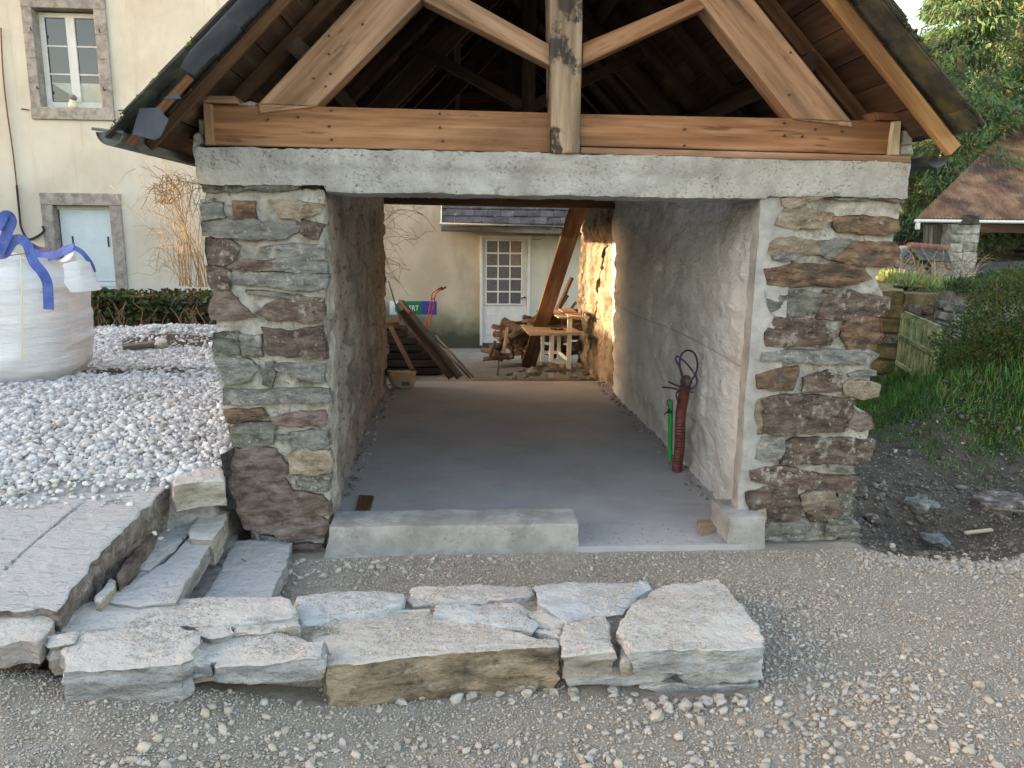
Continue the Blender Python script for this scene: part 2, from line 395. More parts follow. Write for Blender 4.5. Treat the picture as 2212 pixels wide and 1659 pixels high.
m_spurple = stone('purple_brown_schist', [(.10,.072,.06),(.18,.138,.12),(.25,.205,.18)], over=[((.33,.30,.27), 9, .58, .7, (1,1,1), .5), ((.12,.10,.05), 3.2, .58, .7, (1,1,1), .6)])
m_srust = stone('rusty_schist', [(.06,.042,.032),(.15,.095,.062),(.25,.175,.115)], over=[((.075,.07,.065), 6, .52, .64, (1,1,1), .8), ((.38,.35,.30), 16, .60, .70, (1,1,1), .7)])
m_sbuff = stone('buff_schist', [(.17,.135,.09),(.27,.22,.16),(.37,.32,.25)])
DUST = (.52,.495,.45)
def kerb(name, cols, dust=(DUST, .5, .12, .85), **k):
    a = dict(scale=5, stretch=(1,1,3), over=[((.55,.55,.54), 14, .62, .74, (1,1,2), .5)], bump=((9,1.,.04,(1,1,2.2)),(30,1.,.016),(110,.5,.005)), rand=.1, dust=dust)
    a.update(k); return M(name, cols, **a)
m_kblue = kerb('blue_grey_wall_stone', [(.20,.205,.21),(.31,.315,.315),(.43,.43,.42)])
m_kwhite = kerb('pale_blue_wall_stone', [(.32,.345,.37),(.42,.445,.465),(.52,.535,.55)], dust=((.50,.50,.49), .5, .15, .75))
m_kbuff = kerb('buff_wall_stone', [(.20,.175,.14),(.30,.27,.225),(.40,.37,.32)])
m_kochre = kerb('ochre_wall_stone', [(.12,.10,.075),(.26,.205,.14),(.38,.31,.22)], over=[((.07,.07,.06), 8, .57, .66, (1,1,1), .75), ((.30,.33,.26), 11, .60, .70, (1,1,1), .5)])
m_kpink = kerb('pinkish_wall_stone', [(.26,.225,.205),(.35,.31,.29),(.43,.40,.38)])
m_slabst = kerb('big_slab_stone', [(.11,.085,.07),(.17,.14,.12),(.23,.195,.17)], dust=((.49,.485,.475), .36, .25, .85), over=[((.10,.11,.045), 3, .56, .66, (1,1,1), .7), ((.36,.345,.34), 5, .45, .6, (.8,3,3), .5)], bump=((5,1.,.05,(1.2,3.5,3.5)),(16,1.,.022,(1,2.5,2.5)),(80,.5,.006)))
m_step = kerb('step_stone', [(.20,.195,.19),(.29,.285,.28),(.38,.37,.365)], dust=((.46,.455,.45), .45, .2, .8), over=[((.14,.15,.08), 5, .62, .70, (1,1,1), .6)])
def wood(name, cols, **k):
    a = dict(scale=3.2, stretch=(.35,5,5), coord='obj', rough=.7, rand=.1, wave=(1.5,(.10,7.5,2.6),4.5,tuple(c*.5 for c in cols[0]),.6), over=[(tuple(c*.55 for c in cols[0]), 2.2, .52, .68, (.5,1.6,1.6), .7), (tuple(c*.4 for c in cols[0]), 12, .60, .66, (.25,2.5,2.5), .7)], bump=((26,.6,.006,(.08,5,5)),(70,.3,.003)))
    a.update(k); return M(name, cols, **a)
m_wood = wood('sawn_larch', [(.19,.085,.038),(.285,.138,.065),(.37,.20,.105)])
m_woodp = wood('pale_sawn_larch', [(.22,.123,.07),(.32,.187,.112),(.40,.255,.165)])
m_post = wood('stained_post_oak', [(.18,.125,.08),(.28,.205,.135),(.36,.275,.19)], over=[((.02,.018,.018), 4.2, .50, .57, (1.1,1.6,1.6), .95), ((.10,.075,.055), 9, .5, .7, (.3,2,2), .6)])
m_woodd = wood('brown_old_timber', [(.07,.034,.018),(.125,.064,.034),(.17,.094,.05)])
m_woodb = wood('near_black_timber', [(.022,.014,.010),(.045,.028,.02),(.07,.046,.033)])  # on the beam stack this colour also holds the shadow behind the boards
m_woodi = wood('dark_roof_timber', [(.03,.017,.011),(.055,.031,.02),(.08,.048,.032)])
m_board = wood('roof_board', [(.05,.028,.017),(.085,.048,.03),(.12,.072,.046)], rand=.28)
m_barge = wood('barge_rafter_wood', [(.20,.10,.04),(.30,.165,.07),(.38,.225,.11)])
m_white_wood = wood('pale_broken_wood', [(.55,.45,.30),(.68,.58,.42),(.75,.66,.5)])
m_ply = wood('plywood', [(.42,.30,.19),(.50,.37,.25),(.58,.45,.32)], stretch=(.6,2,2))
m_grey_wood = wood('weathered_board', [(.10,.085,.07),(.16,.14,.115),(.22,.195,.165)])
m_log = wood('split_firewood', [(.17,.10,.055),(.29,.19,.11),(.40,.28,.17)], rand=.35)
m_bark = M('bark', [(.07,.045,.03),(.13,.09,.06),(.19,.14,.10)], 6, (4,4,1), coord='obj', rand=.3, bump=((18,.9,.01,(3,3,.6)),))
m_slate = M('slate', [(.085,.105,.145),(.12,.145,.19),(.15,.175,.22)], 4, coord='obj', rough=.5, spec=.45, rand=.14, over=[((.20,.20,.17), 14, .68, .74, (1,1,1), .5)], bump=((30,.3,.003),))
m_slated = M('dark_slate', [(.035,.042,.056),(.05,.06,.08),(.07,.082,.10)], 4, coord='obj', rough=.6, bump=((30,.3,.003),))
m_slatem = M('mossy_slate', [(.025,.028,.026),(.05,.052,.045),(.075,.075,.06)], 6, rough=.85, rand=.2, over=[((.10,.105,.03), 6, .54, .66, (1,1,1), .7), ((.17,.16,.12), 26, .66, .72, (1,1,1), .5)], bump=((26,.8,.008),(90,.5,.003)))
m_slatel = M('lean_to_slate', [(.05,.052,.062),(.075,.076,.088),(.11,.108,.118)], 5, coord='obj', rough=.6, rand=.25, over=[((.33,.33,.29), 9, .64, .70, (1,1,1), .7), ((.10,.12,.05), 5, .62, .7, (1,1,1), .5)], bump=((30,.4,.004),))
m_moss = M('moss', [(.03,.04,.012),(.10,.11,.025),(.19,.17,.04)], 18, rough=1, bump=((70,1.,.012),))
m_zinc = M('zinc', [(.25,.27,.28),(.34,.36,.37)], 8, rough=.45, metal=.7, bump=())
m_zincd = M('dull_zinc', [(.09,.10,.10),(.15,.165,.16)], 14, rough=.55, metal=.3, bump=())
m_dgut = M('dark_gutter', [(.03,.033,.036),(.05,.052,.055)], 6, rough=.5, bump=())
m_render = M('cream_wall_render', [(.50,.465,.385),(.55,.52,.44),(.585,.56,.48)], .9, over=[((.40,.32,.25), .55, .53, .72, (1.4,1,1), .55), ((.44,.41,.31), 3.5, .56, .72, (2.5,1,.35), .35), ((.36,.32,.24), 1.6, .56, .72, (4,1,.25), .4), ((.30,.27,.22), 7, .66, .72, (3,1,.4), .4)], bump=((110,.15,.003),))
m_renderg = M('stained_wall_render', [(.43,.375,.275),(.51,.45,.345),(.56,.505,.40)], .9, foot=(((.34,.32,.2), -.4, .8, 1.4), ((.09,.09,.06), -.45, .35, 3.)), over=[((.30,.225,.165), .8, .50, .68, (1.3,1,.6), .7), ((.20,.15,.09), 5, .64, .72, (3.5,1,.4), .5), ((.33,.33,.16), .9, .56, .72, (1,1,1), .6)], bump=((90,.2,.004),))
m_algae = M('algae_stained_render', [(.10,.105,.07),(.19,.185,.11),(.30,.28,.18)], 3, bump=((90,.2,.004),))
m_gran = M('granite_surround', [(.20,.185,.165),(.29,.27,.245),(.35,.33,.30)], 9, over=[((.13,.12,.10), 60, .58, .66, (1,1,1), .5)], rand=.07, bump=((60,.6,.006),))
m_paint = M('white_paint', [(.62,.62,.58),(.70,.70,.67)], 8, rough=.5, bump=((30,.1,.002),), over=[((.45,.44,.36), 9, .66, .76, (1,1,1), .5)])
m_shut = M('pale_blue_painted_boards', [(.56,.65,.70),(.63,.72,.76)], 5, rough=.55, over=[((.40,.42,.42), 16, .68, .74, (2,1,.6), .6)], bump=((30,.1,.002),))
m_glass = M('window_glass', [(.012,.018,.03)], rough=.06, spec=.9, bump=())
m_lace = M('lace_behind_glass', [(.07,.07,.08),(.10,.10,.115),(.14,.14,.155)], 30, rough=.25, spec=.6, bump=())
m_curt = M('pale_curtain', [(.42,.44,.36),(.5,.52,.44)], 4, bump=())
m_pvc = M('white_bench_paint', [(.66,.66,.64),(.72,.72,.70)], 8, rough=.4, bump=())
m_black = M('black_rubber', [(.018,.018,.02),(.03,.03,.032)], 30, rough=.5, bump=())
m_cable = M('cable_violet', [(.055,.035,.09)], rough=.4, bump=())
m_cableb = M('cable_black', [(.02,.02,.028)], rough=.4, bump=())
m_cableh = M('old_brown_cable', [(.09,.065,.05),(.12,.09,.07)], 10, bump=())
m_dred = M('red_corrugated_plastic', [(.085,.022,.016),(.13,.036,.026),(.17,.06,.046)], 14, rough=.45, spec=.4, bump=())
m_dgrn = M('green_plastic', [(.02,.23,.06),(.03,.30,.085)], 8, rough=.4, bump=())
m_redp = M('red_paint', [(.42,.035,.025),(.5,.06,.04)], 9, rough=.4, bump=())
m_redc = M('dark_red_plastic', [(.14,.012,.014)], rough=.4, bump=())
m_blue = M('blue_webbing', [(.06,.10,.34),(.10,.16,.46)], 9, rough=.85, over=[((.22,.25,.42), 7, .56, .7, (1,1,1), .5)], bump=((300,.4,.002),))
m_bag = M('white_woven_bag', [(.70,.73,.76),(.78,.80,.82),(.84,.855,.86)], 2.5, rough=.55, spec=.3, transl=.12, over=[((.62,.63,.64), 6, .60, .78, (1,1,3), .4)], bump=((7,.55,.03,(1,1,5)),(240,.25,.002),(30,.3,.006,(1,1,3))))
m_yel = M('yellow_stitch', [(.68,.66,.38)], bump=())
m_gate = M('green_gate_paint', [(.14,.16,.065),(.27,.27,.12),(.38,.35,.17)], 7, coord='obj', rand=.3, over=[((.05,.12,.06), 3, .54, .62, (1,1,1), .85)], bump=((60,.4,.003),))
m_rust = M('rusty_iron_sheet', [(.14,.08,.05),(.22,.13,.08),(.30,.20,.13)], 2.4, over=[((.035,.032,.035), 1.0, .50, .62, (1,1,1), .8), ((.28,.22,.16), 14, .55, .66, (2,1,1), .6)], rough=.8, bump=((40,.5,.01),))
m_tile = M('red_clay_tile', [(.17,.07,.045),(.25,.12,.085)], 12, rand=.2, bump=((40,.4,.004),))
m_ruin = M('lichened_rubble', [(.13,.12,.10),(.25,.24,.21),(.38,.37,.33)], 5, over=[((.10,.12,.05), 2.2, .54, .66, (1,1,1), .7), ((.55,.54,.5), 22, .62, .68, (1,1,1), .6)], rand=.2, bump=((14,.9,.03),(60,.7,.008)))
m_ochrew = M('ochre_moss_wall', [(.09,.06,.025),(.19,.125,.05),(.26,.19,.08)], 4, over=[((.06,.075,.025), 5, .52, .62, (1,1,1), .8)], rand=.2, bump=((20,.9,.02),))
m_fab = M('black_membrane', [(.012,.012,.016),(.03,.03,.036)], 40, rough=.6, bump=((120,.3,.002),))
m_paper = M('brown_paper', [(.30,.235,.155),(.38,.30,.205)], 5, rand=.05, bump=((14,.4,.01),))
m_pblue = M('blue_print', [(.06,.10,.22)], bump=()); m_pora = M('orange_print', [(.42,.21,.06)], bump=())
m_sgn_w = M('white_sign', [(.72,.74,.76)], rough=.4, bump=()); m_sgn_g = M('green_sign', [(.005,.17,.075)], rough=.4, bump=()); m_sgn_b = M('blue_sign', [(.05,.05,.26)], rough=.4, bump=())
m_metal = M('dark_iron', [(.05,.048,.045),(.09,.08,.07)], 20, rough=.55, metal=.5, bump=((40,.3,.003),))
m_string = M('red_string', [(.30,.09,.06)], bump=())
m_whiteg = M('white_limestone_chips', [(.60,.61,.62),(.70,.71,.715)], 12, rough=.8, attr=True, bump=((60,.3,.004),))
m_peb = M('grey_beige_chips', [(.9,.9,.9),(1,1,1)], 30, rough=.9, attr=True, bump=((120,.4,.003),))
m_fist = M('pale_fieldstone', [(.23,.205,.165),(.30,.27,.225),(.37,.34,.29)], 14, rand=.16, bump=((50,.5,.006),), dust=(DUST, .55, .12, .5))
m_leafc = M('conifer_spray', [(.07,.135,.08),(.115,.19,.10)], 1.5, rough=.7, attr=True, transl=.3, bump=())
m_leafh = M('ivy_leaf', [(.045,.07,.03),(.075,.11,.045)], 6, rough=.45, attr=True, transl=.15, bump=())
m_leafb = M('shrub_leaf', [(.045,.078,.02),(.085,.12,.032)], 3, rough=.6, attr=True, transl=.2, bump=())
m_grassb = M('grass_blade', [(.06,.155,.028),(.13,.26,.055)], 1.3, rough=.55, attr=True, transl=.3, bump=())
m_cane = M('golden_cane', [(.22,.135,.055),(.34,.225,.10),(.42,.30,.15)], 8, rough=.5, rand=.1, bump=())
m_twig = M('brown_twig', [(.14,.09,.055),(.24,.16,.09)], 8, bump=())
m_drytw = M('dry_bramble', [(.12,.10,.07),(.2,.165,.115)], 8, bump=())

def ground_mat():
    m = bpy.data.materials.new('ground_surface'); m.use_nodes = True; nt = m.node_tree; N, L = nt.nodes, nt.links; b = N['Principled BSDF']
    b.inputs['Roughness'].default_value = .95; b.inputs['Specular IOR Level'].default_value = .1
    pos = N.new('ShaderNodeNewGeometry').outputs['Position']
    def nz(s, d=8, r=.65):
        n = N.new('ShaderNodeTexNoise'); L.new(pos, n.inputs['Vector']); n.inputs['Scale'].default_value = s; n.inputs['Detail'].default_value = d; n.inputs['Roughness'].default_value = r; return n.outputs[0]
    def rp(f, st):
        r = N.new('ShaderNodeValToRGB'); e = r.color_ramp.elements
        while len(e) < len(st): e.new(.5)
        for q, (p, c) in zip(e, st): q.position = p; q.color = (*c, 1)
        L.new(f, r.inputs[0]); return r.outputs[0]
    grav = rp(nz(7), [(.3, (.29,.255,.20)), (.5, (.38,.34,.28)), (.72, (.46,.425,.36))])
    grav = mixc(nt, rp(nz(1.4), [(.45, (0,0,0)), (.7, (.6,.6,.6))]), grav, (.32,.285,.23))
    soil = rp(nz(9), [(.3, (.065,.053,.042)), (.55, (.115,.096,.078)), (.75, (.18,.155,.128))])
    grass = rp(nz(6), [(.3, (.018,.03,.008)), (.6, (.035,.06,.014)), (.8, (.06,.055,.025))])
    white = rp(nz(22), [(.3, (.20,.19,.18)), (.6, (.42,.42,.42))])
    vc = N.new('ShaderNodeVertexColor'); vc.layer_name = 'tint'; sp = N.new('ShaderNodeSeparateColor'); L.new(vc.outputs[0], sp.inputs[0])
    def edge(o):
        a = N.new('ShaderNodeMath'); a.operation = 'MULTIPLY_ADD'; L.new(nz(5), a.inputs[0]); a.inputs[1].default_value = .8; L.new(o, a.inputs[2])
        return rp(a.outputs[0], [(.78, (0,0,0)), (.98, (1,1,1))])
    c = mixc(nt, edge(sp.outputs[0]), grav, soil); c = mixc(nt, edge(sp.outputs[1]), c, white); c = mixc(nt, edge(sp.outputs[2]), c, grass)
    L.new(c, b.inputs['Base Color'])
    b1 = N.new('ShaderNodeBump'); b1.inputs['Strength'].default_value = .9; b1.inputs['Distance'].default_value = .035; L.new(nz(22), b1.inputs['Height'])
    b2 = N.new('ShaderNodeBump'); b2.inputs['Strength'].default_value = .9; b2.inputs['Distance'].default_value = .010; L.new(nz(130, 4), b2.inputs['Height']); L.new(b1.outputs[0], b2.inputs['Normal']); L.new(b2.outputs[0], b.inputs['Normal'])
    return m
m_ground = ground_mat()

# ------------------------------------------------------------------ ground
FZ = -.07                                           # shed floor level
def H(x, y):
    x = np.asarray(x, float); y = np.asarray(y, float)
    P = np.stack([x, y, np.zeros_like(x)], -1).reshape(-1, 3)
    n1 = fbm(P, 1.1, 3, 3).reshape(x.shape); n2 = fbm(P, 6., 3, 8).reshape(x.shape)
    z = -.115-.03*ss(-.15,-.5,y)-.09*ss(-.75, -1.35, y)*(1-ss(1.1, 2.0, x)*.8)-.03*ss(-1.3, -2.2, y)
    z = z+ss(-1.0, -1.4, y)*(.17*ss(-.2, -1.5, x)+.12*ss(-1.5, -2.3, x))
    z = z+.02*n1+.007*n2
    # left terrace
    edge = -1.84+.46*ss(-.25, .0, y)
    up = ss(edge+.03, edge-.05, x)*ss(-1.1, -.7, y)
    tz = .25+.10*ss(-.35,-.05,y)+.07*ss(0,1.2,y)+.03*n1+.012*n2+.10*ss(3, 6, y)+.13*np.exp(-(((x+3.5)/.8)**2+((y-5.2)/.6)**2))
    z = z*(1-up)+tz*up
    # stair well in front of the terrace slab
    # under and behind the shed
    ins = ss(-1.36, -1.3, x)*ss(2.4, 2.3, x)*ss(.02, .12, y)*ss(5.5, 5.4, y); z = z*(1-ins)-.35*ins
    bk = ss(-1.5, -1.2, x)*ss(2.6, 2.4, x)*ss(5.3, 5.45, y); z = z*(1-bk)+(-.13-.052*(y-5.4)+.008*n2)*bk
    # right side: soil, pit, grass path and bank
    r = ss(2.35, 2.6, x)*ss(-.3, .1, y)
    pit = np.exp(-(((x-3.05)/.55)**2+((y-.32)/.38)**2))*.20+np.exp(-(((x-4.0)/.5)**2+((y-1.0)/.3)**2))*.05
    z = z-pit*ss(2.3, 2.6, x)+r*(.02*n1+.035*n2*ss(3.2, 1.2, y))
    rho = x/np.maximum(y+4.33, .5)
    bank = ss(.56, .70, rho)*ss(1.1, 2.9, y)*.55+ss(.68, .85, rho)*ss(1.2, 3., y)*.35-.06*ss(.6,.5,rho)*ss(2.4,4,y)
    z = z+bank*(1+.15*n1)
    z = z+ss(8, 11, y)*ss(2.5, 4, x)*.45
    return z
def hz(x, y): return float(H(np.array([x]), np.array([y]))[0])
xs = np.concatenate([[-160,-90,-50,-30,-20,-14], np.arange(-10, -6, .25), np.arange(-6, 6, .055), np.arange(6, 10, .2), np.arange(10, 20, 1.), [25,32,45,70,110,180]])
ys = np.concatenate([[-90,-40,-15,-8,-5], np.arange(-3.6, -2.4, .15), np.arange(-2.4, 3.2, .055), np.arange(3.2, 9, .12), np.arange(9, 20, 1.), [25,32,45,70,110,220]])
X, Y = np.meshgrid(xs, ys, indexing='ij'); Z = H(X, Y); V = np.stack([X, Y, Z], -1).reshape(-1, 3)
x, y = V[:,0], V[:,1]; nn_ = fbm(V, 1.7, 4, 21)*.25
lip = -.18-.16*np.sin((x-2.4)*1.2)+.55*ss(3.1, 4.3, x)
soil = ss(2.3, 2.55, x)*ss(-.1, .12, (y-lip)+nn_*.25)
dirtL = ss(.72, .5, np.hypot((x+3.02)/1.1, (y-3.15)/.5)+nn_)+ss(.75, .55, np.hypot((x+3.3)/1., (y-4.7)/.45)+nn_)+ss(5.55, 5.8, y+nn_)*ss(-1.3, -1.5, x)
behind = ss(-.85, -.6, y)*ss(0, -.25, y)*ss(1.2, .6, x)*ss(-1.4, -1.1, x)*.25
soil = np.clip(soil+dirtL*(x < -1.4)+behind, 0, 1)
white = ((x < -1.38) & (y > -.5)) * 1.-0
gr = ss(2.55, 2.75, x)*ss(2.3, 3.0, y+nn_*1.2-.9*ss(4.3, 3.2, x)*0)+ss(3.6, 4.7, x)*ss(.9, 1.9, y+nn_)+ss(10, 13, np.hypot(x, y))
c = np.stack([soil*.7, white*.7*(1-np.clip(dirtL, 0, 1)), np.clip(gr, 0, 1)*.7], 1)
g = mk('ground', V, grid_faces(len(xs), len(ys)), m_ground, smooth=True, tint=c, center=False); tag(g, kind='structure')

# ------------------------------------------------------------------ the open shed
shed = thing('stone_shed', (.55, 2.5, -.15), 'open-fronted schist shed with concrete lintel, larch roof truss and slate roof', 'shed')
# floor slab
V, F = dbox((-.76, -.1, FZ-.3), (1.73, 5.05, FZ), .09, lambda P: P+np.stack([.22*((P[:,0] > 1.7)*1.-(P[:,0] < -.72))*ss(.12, .2, P[:,1]), fbm(P, 4, 3, 4)*.012*((P[:,1] < 0)+2*(P[:,1] > 5)), fbm(P, 1.5, 3, 2)*.004], 1), rnd=.015)
tag(mk('floor', V, F, m_slab, smooth=True, sharp=40), kind='structure')
# lintel
def lint_fn(P):
    n = fbm(P, 5, 3, 41); n2 = fbm(P, 28, 3, 43)
    D = vfbm(P, 30, 3, 44)*.009+vfbm(P, 7, 2, 47)*.008
    Q = P+D; Q[:,1] -= (P[:,2] > 2.08)*(P[:,0] < 1.4)*.01                     # form-board ledge
    low = (P[:,2] < 1.97); Q[:,2] += low*((P[:,0] < -.72)*(.045+.03*fbm(P, 6, 2, 3))+(P[:,0] > 1.72)*.012)
    pit_ = np.clip(-fbm(P, 17, 2, 48)-.45, 0, 1)*.06; Q[:,1] += pit_*(P[:,1] < .1)
    return Q
V, F = dbox((-1.395, -.02, 1.945), (2.54, .42, 2.172), .018, lint_fn, rnd=.012)
mk('lintel', V, F, m_conc, shed, smooth=True, sharp=55)
# side walls (rough rubble, lime washed)
def wall_fn(sx, amp, seed, lean):
    def fn(P):
        q = np.stack([P[:,1]*2.3, P[:,2]*7.0], 1)+vfbm(P, 2.2, 2, seed+3)[:, :2]*.7
        d1, d2, idv = worley(q, seed); cell = ss(.02, .22, d2-d1)
        h = cell*(.35+.65*idv)*amp+fbm(P, 2.0, 3, seed+1)*.03+fbm(P*np.array([1,.45,1]), 9, 3, seed+2)*.022-ss(.30, .40, fbm(P*np.array([1,.35,1.3]), 7, 2, seed+9))*.014
        Q = P.copy(); Q[:,0] += sx*h+lean(P); Q[:,1] += fbm(P, 5, 3, seed+4)*.03*(P[:,1] > 1); return Q
    return fn
V, F = dbox((-1.3, .085, -.3), (-.80, 4.35, 2.16), .03, wall_fn(1, .028, 60, lambda P: -.03*ss(0, 4, P[:,1])-.05*ss(.9, -.1, P[:,2])*ss(0, 1.5, P[:,1])+.03*ss(1, 0, P[:,1])), skip=((2, 0),))
V[:,1] += .30*ss(1.6, 0, V[:,2])*(V[:,1] > 4)
o = mk('side_wall', V, F, m_limeold, shed, smooth=True); o['label'] = 'left inner wall, dull brown lime wash over rubble'
V, F = dbox((1.755, .06, -.3), (2.36, 4.40, 2.16), .03, wall_fn(-1, .018, 80, lambda P: .06*ss(1.0, -.1, P[:,2])*ss(0,1,P[:,1])-.01), skip=((2, 0),))
o = mk('side_wall', V, F, m_lime, shed, smooth=True); o['label'] = 'right inner wall, pale uneven lime plaster'
V, F = dbox((1.80, 4.38, -.5), (2.40, 7.55, 2.15), .035, wall_fn(-1, .05, 90, lambda P: .03+.05*ss(5.6, 5.9, P[:,1])), skip=((2, 0),))
o = mk('rear_wall_section', V, F, m_earth, shed, smooth=True)
# cement render strip down the right jamb
def jamb_fn(P):
    t = (2.0-P[:,2])/2.0; D = vfbm(P, 16, 3, 51)*.008+vfbm(P, 4, 2, 52)*.01
    Q = P+D; Q[:,0] += -.005*t; return Q
V, F = dbox((1.695, .012, -.05), (1.90, .12, 1.955), .025, jamb_fn)
mk('jamb_render', V, F, m_jamb, shed, smooth=True, sharp=50)

def pier(outL, outR, label, seed):
    """mortar body of a pier front from its left and right outlines, rows in z"""
    zs = np.arange(-.30, 1.975, .013); L = sorted(((uy(*p).z, uy(*p).x) for p in outL)); R = sorted(((uy(*p).z, uy(*p).x) for p in outR))
    xl = np.interp(zs, [a for a, b in L], [b for a, b in L])+.012; xr = np.interp(zs, [a for a, b in R], [b for a, b in R])-.008
    nx = 64; V = []; back = .34
    prof = [(0, back)]+[(0, back-.06*k) for k in range(1, 6)]+[(i/(nx-1), 0) for i in range(nx)]+[(1, .06*k) for k in range(1, 6)]
    for z, a, b in zip(zs, xl, xr):
        for t, d in prof: V.append((a+(b-a)*t, .034+d, z))
    V = np.array(V); k = len(prof)
    D = vfbm(V, 34, 3, seed)*.013+vfbm(V, 7, 3, seed+7)*.014; V = V+D
    o = mk('stone_pier', V, grid_faces(len(zs), k), m_mortar, shed, smooth=True, sharp=60); o['label'] = label
    return o
OL = [(424,335),(428,380),(440,450),(446,560),(460,680),(462,760),(474,850),(487,930),(490,985),(488,1040),(506,1100),(545,1168),(600,1230)]
OR = [(699,400),(702,600),(703,700),(708,800),(712,860),(712,1000),(712,1110),(700,1180),(690,1230)]
pierL = pier(OL, OR, 'left pier of grey and brown schist in thick mortar', 5)
OL2 = [(1700,436),(1690,470),(1684,560),(1660,600),(1662,650),(1655,700),(1652,760),(1640,830),(1634,930),(1628,1000),(1620,1060),(1626,1120),(1640,1230)]
OR2 = [(1957,430),(1940,500),(1930,560),(1900,600),(1918,650),(1905,700),(1895,760),(1888,800),(1884,850),(1845,870),(1884,905),(1882,960),(1850,1010),(1848,1060),(1850,1150),(1857,1230)]
pierR = pier(OL2, OR2, 'right pier of rusty brown schist in pale mortar', 15)
def T(k, pts):
    ox, oy, s = {'3': (378,270,.2930), '4': (378,702,.3255), '6': (1566.1,378,.2604), '7': (1566.1,783.1,.2604), 'A1': (0,972.1,.3418), 'A2': (594,1134.1,.2686), 'A3': (1134.1,1134.1,.2686),
                 '5': (810.1,378,.2930), '8': (1782.1,0,.3579), 'A4': (1782.1,486,.4559), 'A5': (378,0,.3662), 'A6': (1080.1,0,.4639), 'A7': (1242.1,702,.2768), '1': (0,0,.2686), '2': (0,378,.2442)}[k]
    return [(ox+s*a, oy+s*b) for a, b in zip(pts[::2], pts[1::2])]
left_stones = [
 ('3',m_sgreen,[200,405,350,400,500,412,508,472,360,482,230,486]), ('3',m_sgreen,[535,440,700,428,860,415,915,440,880,468,640,490,545,470]), ('3',m_sgrey,[190,545,275,543,268,570,195,572]),
 ('3',m_sgrey,[185,595,345,580,350,688,200,700]), ('3',m_srust,[430,562,580,558,582,690,445,692]), ('3',m_sbuff,[700,560,880,578,1080,590,1062,650,900,685,780,685,740,620]),
 ('3',m_sgrey,[220,715,500,705,800,722,900,745,890,790,800,835,620,842,420,836,230,820]), ('3',m_sbrown,[905,700,1000,715,1090,742,1050,840,960,820,910,780]),
 ('3',m_sbrown,[230,835,380,838,455,900,445,985,350,1020,260,1020,235,930]), ('3',m_sgrey,[645,905,800,880,1095,880,1085,980,900,992,710,975]),
 ('3',m_sbrown,[415,1062,520,1000,720,1008,732,1070,600,1078]), ('3',m_sgrey,[738,1000,900,996,1098,1005,1100,1085,900,1085,742,1072]), ('3',m_sbrown,[245,1040,340,1035,400,1070,395,1190,285,1202,250,1120]),
 ('3',m_sgrey,[410,1088,600,1090,860,1094,1106,1098,1092,1200,970,1222,780,1200,600,1180,415,1168]), ('3',m_sgreen,[530,1220,700,1232,865,1255,858,1282,700,1262,545,1242]),
 ('3',m_spurple,[286,1218,390,1215,470,1320,580,1408,420,1426,272,1425,262,1320]), ('3',m_sbrown,[605,1390,690,1320,880,1268,1078,1290,1082,1400,1040,1452,860,1438,700,1432]),
 ('4',m_sgreen,[262,60,420,50,418,195,262,202]), ('4',m_sgreen,[440,78,560,80,572,200,440,208]), ('4',m_sbrown,[580,20,760,50,960,18,988,215,800,202,630,185]),
 ('4',m_sgrey,[272,215,460,235,548,292,470,372,345,388,288,300]), ('4',m_sgreen,[600,250,652,245,662,300,640,402,580,392]), ('4',m_sgrey,[668,268,830,262,985,258,976,370,850,384,770,330,690,305]),
 ('4',m_sgrey,[345,430,560,440,780,425,1002,430,1022,520,820,522,690,515,560,535,345,532]), ('4',m_srust,[325,570,440,562,560,558,600,610,540,632,360,642]), ('4',m_spurple,[640,622,740,590,990,574,992,668,820,668,690,660]),
 ('4',m_sgreen,[385,682,500,655,650,660,652,790,520,805,390,802]), ('4',m_sgrey,[768,722,900,708,1002,710,1004,800,900,830,830,820,780,800]), ('4',m_sgrey,[680,735,755,733,755,757,690,757]),
 ('4',m_spurple,[375,832,520,812,660,830,735,940,700,1000,520,1000,370,985,350,920]), ('4',m_sbuff,[750,862,880,835,1002,850,1035,920,1018,980,880,990,780,975]), ('4',m_sgreen,[790,1010,900,992,1022,1005,1022,1095,930,1098,830,1088]),
 ('4',m_spurple,[345,1022,520,1008,700,1012,760,1110,960,1140,1000,1185,1002,1250,900,1275,640,1262,440,1250,380,1160]), ('4',m_spurple,[440,1262,560,1262,700,1275,650,1370,560,1372,475,1335]),
 ('4',m_spurple,[640,1292,800,1280,960,1280,1012,1330,970,1402,820,1408,700,1402,650,1350]), ('4',m_spurple,[780,1470,960,1462,1020,1522,900,1545,800,1530]), ('4',m_sgrey,[560,1400,760,1420,760,1460,600,1440])]
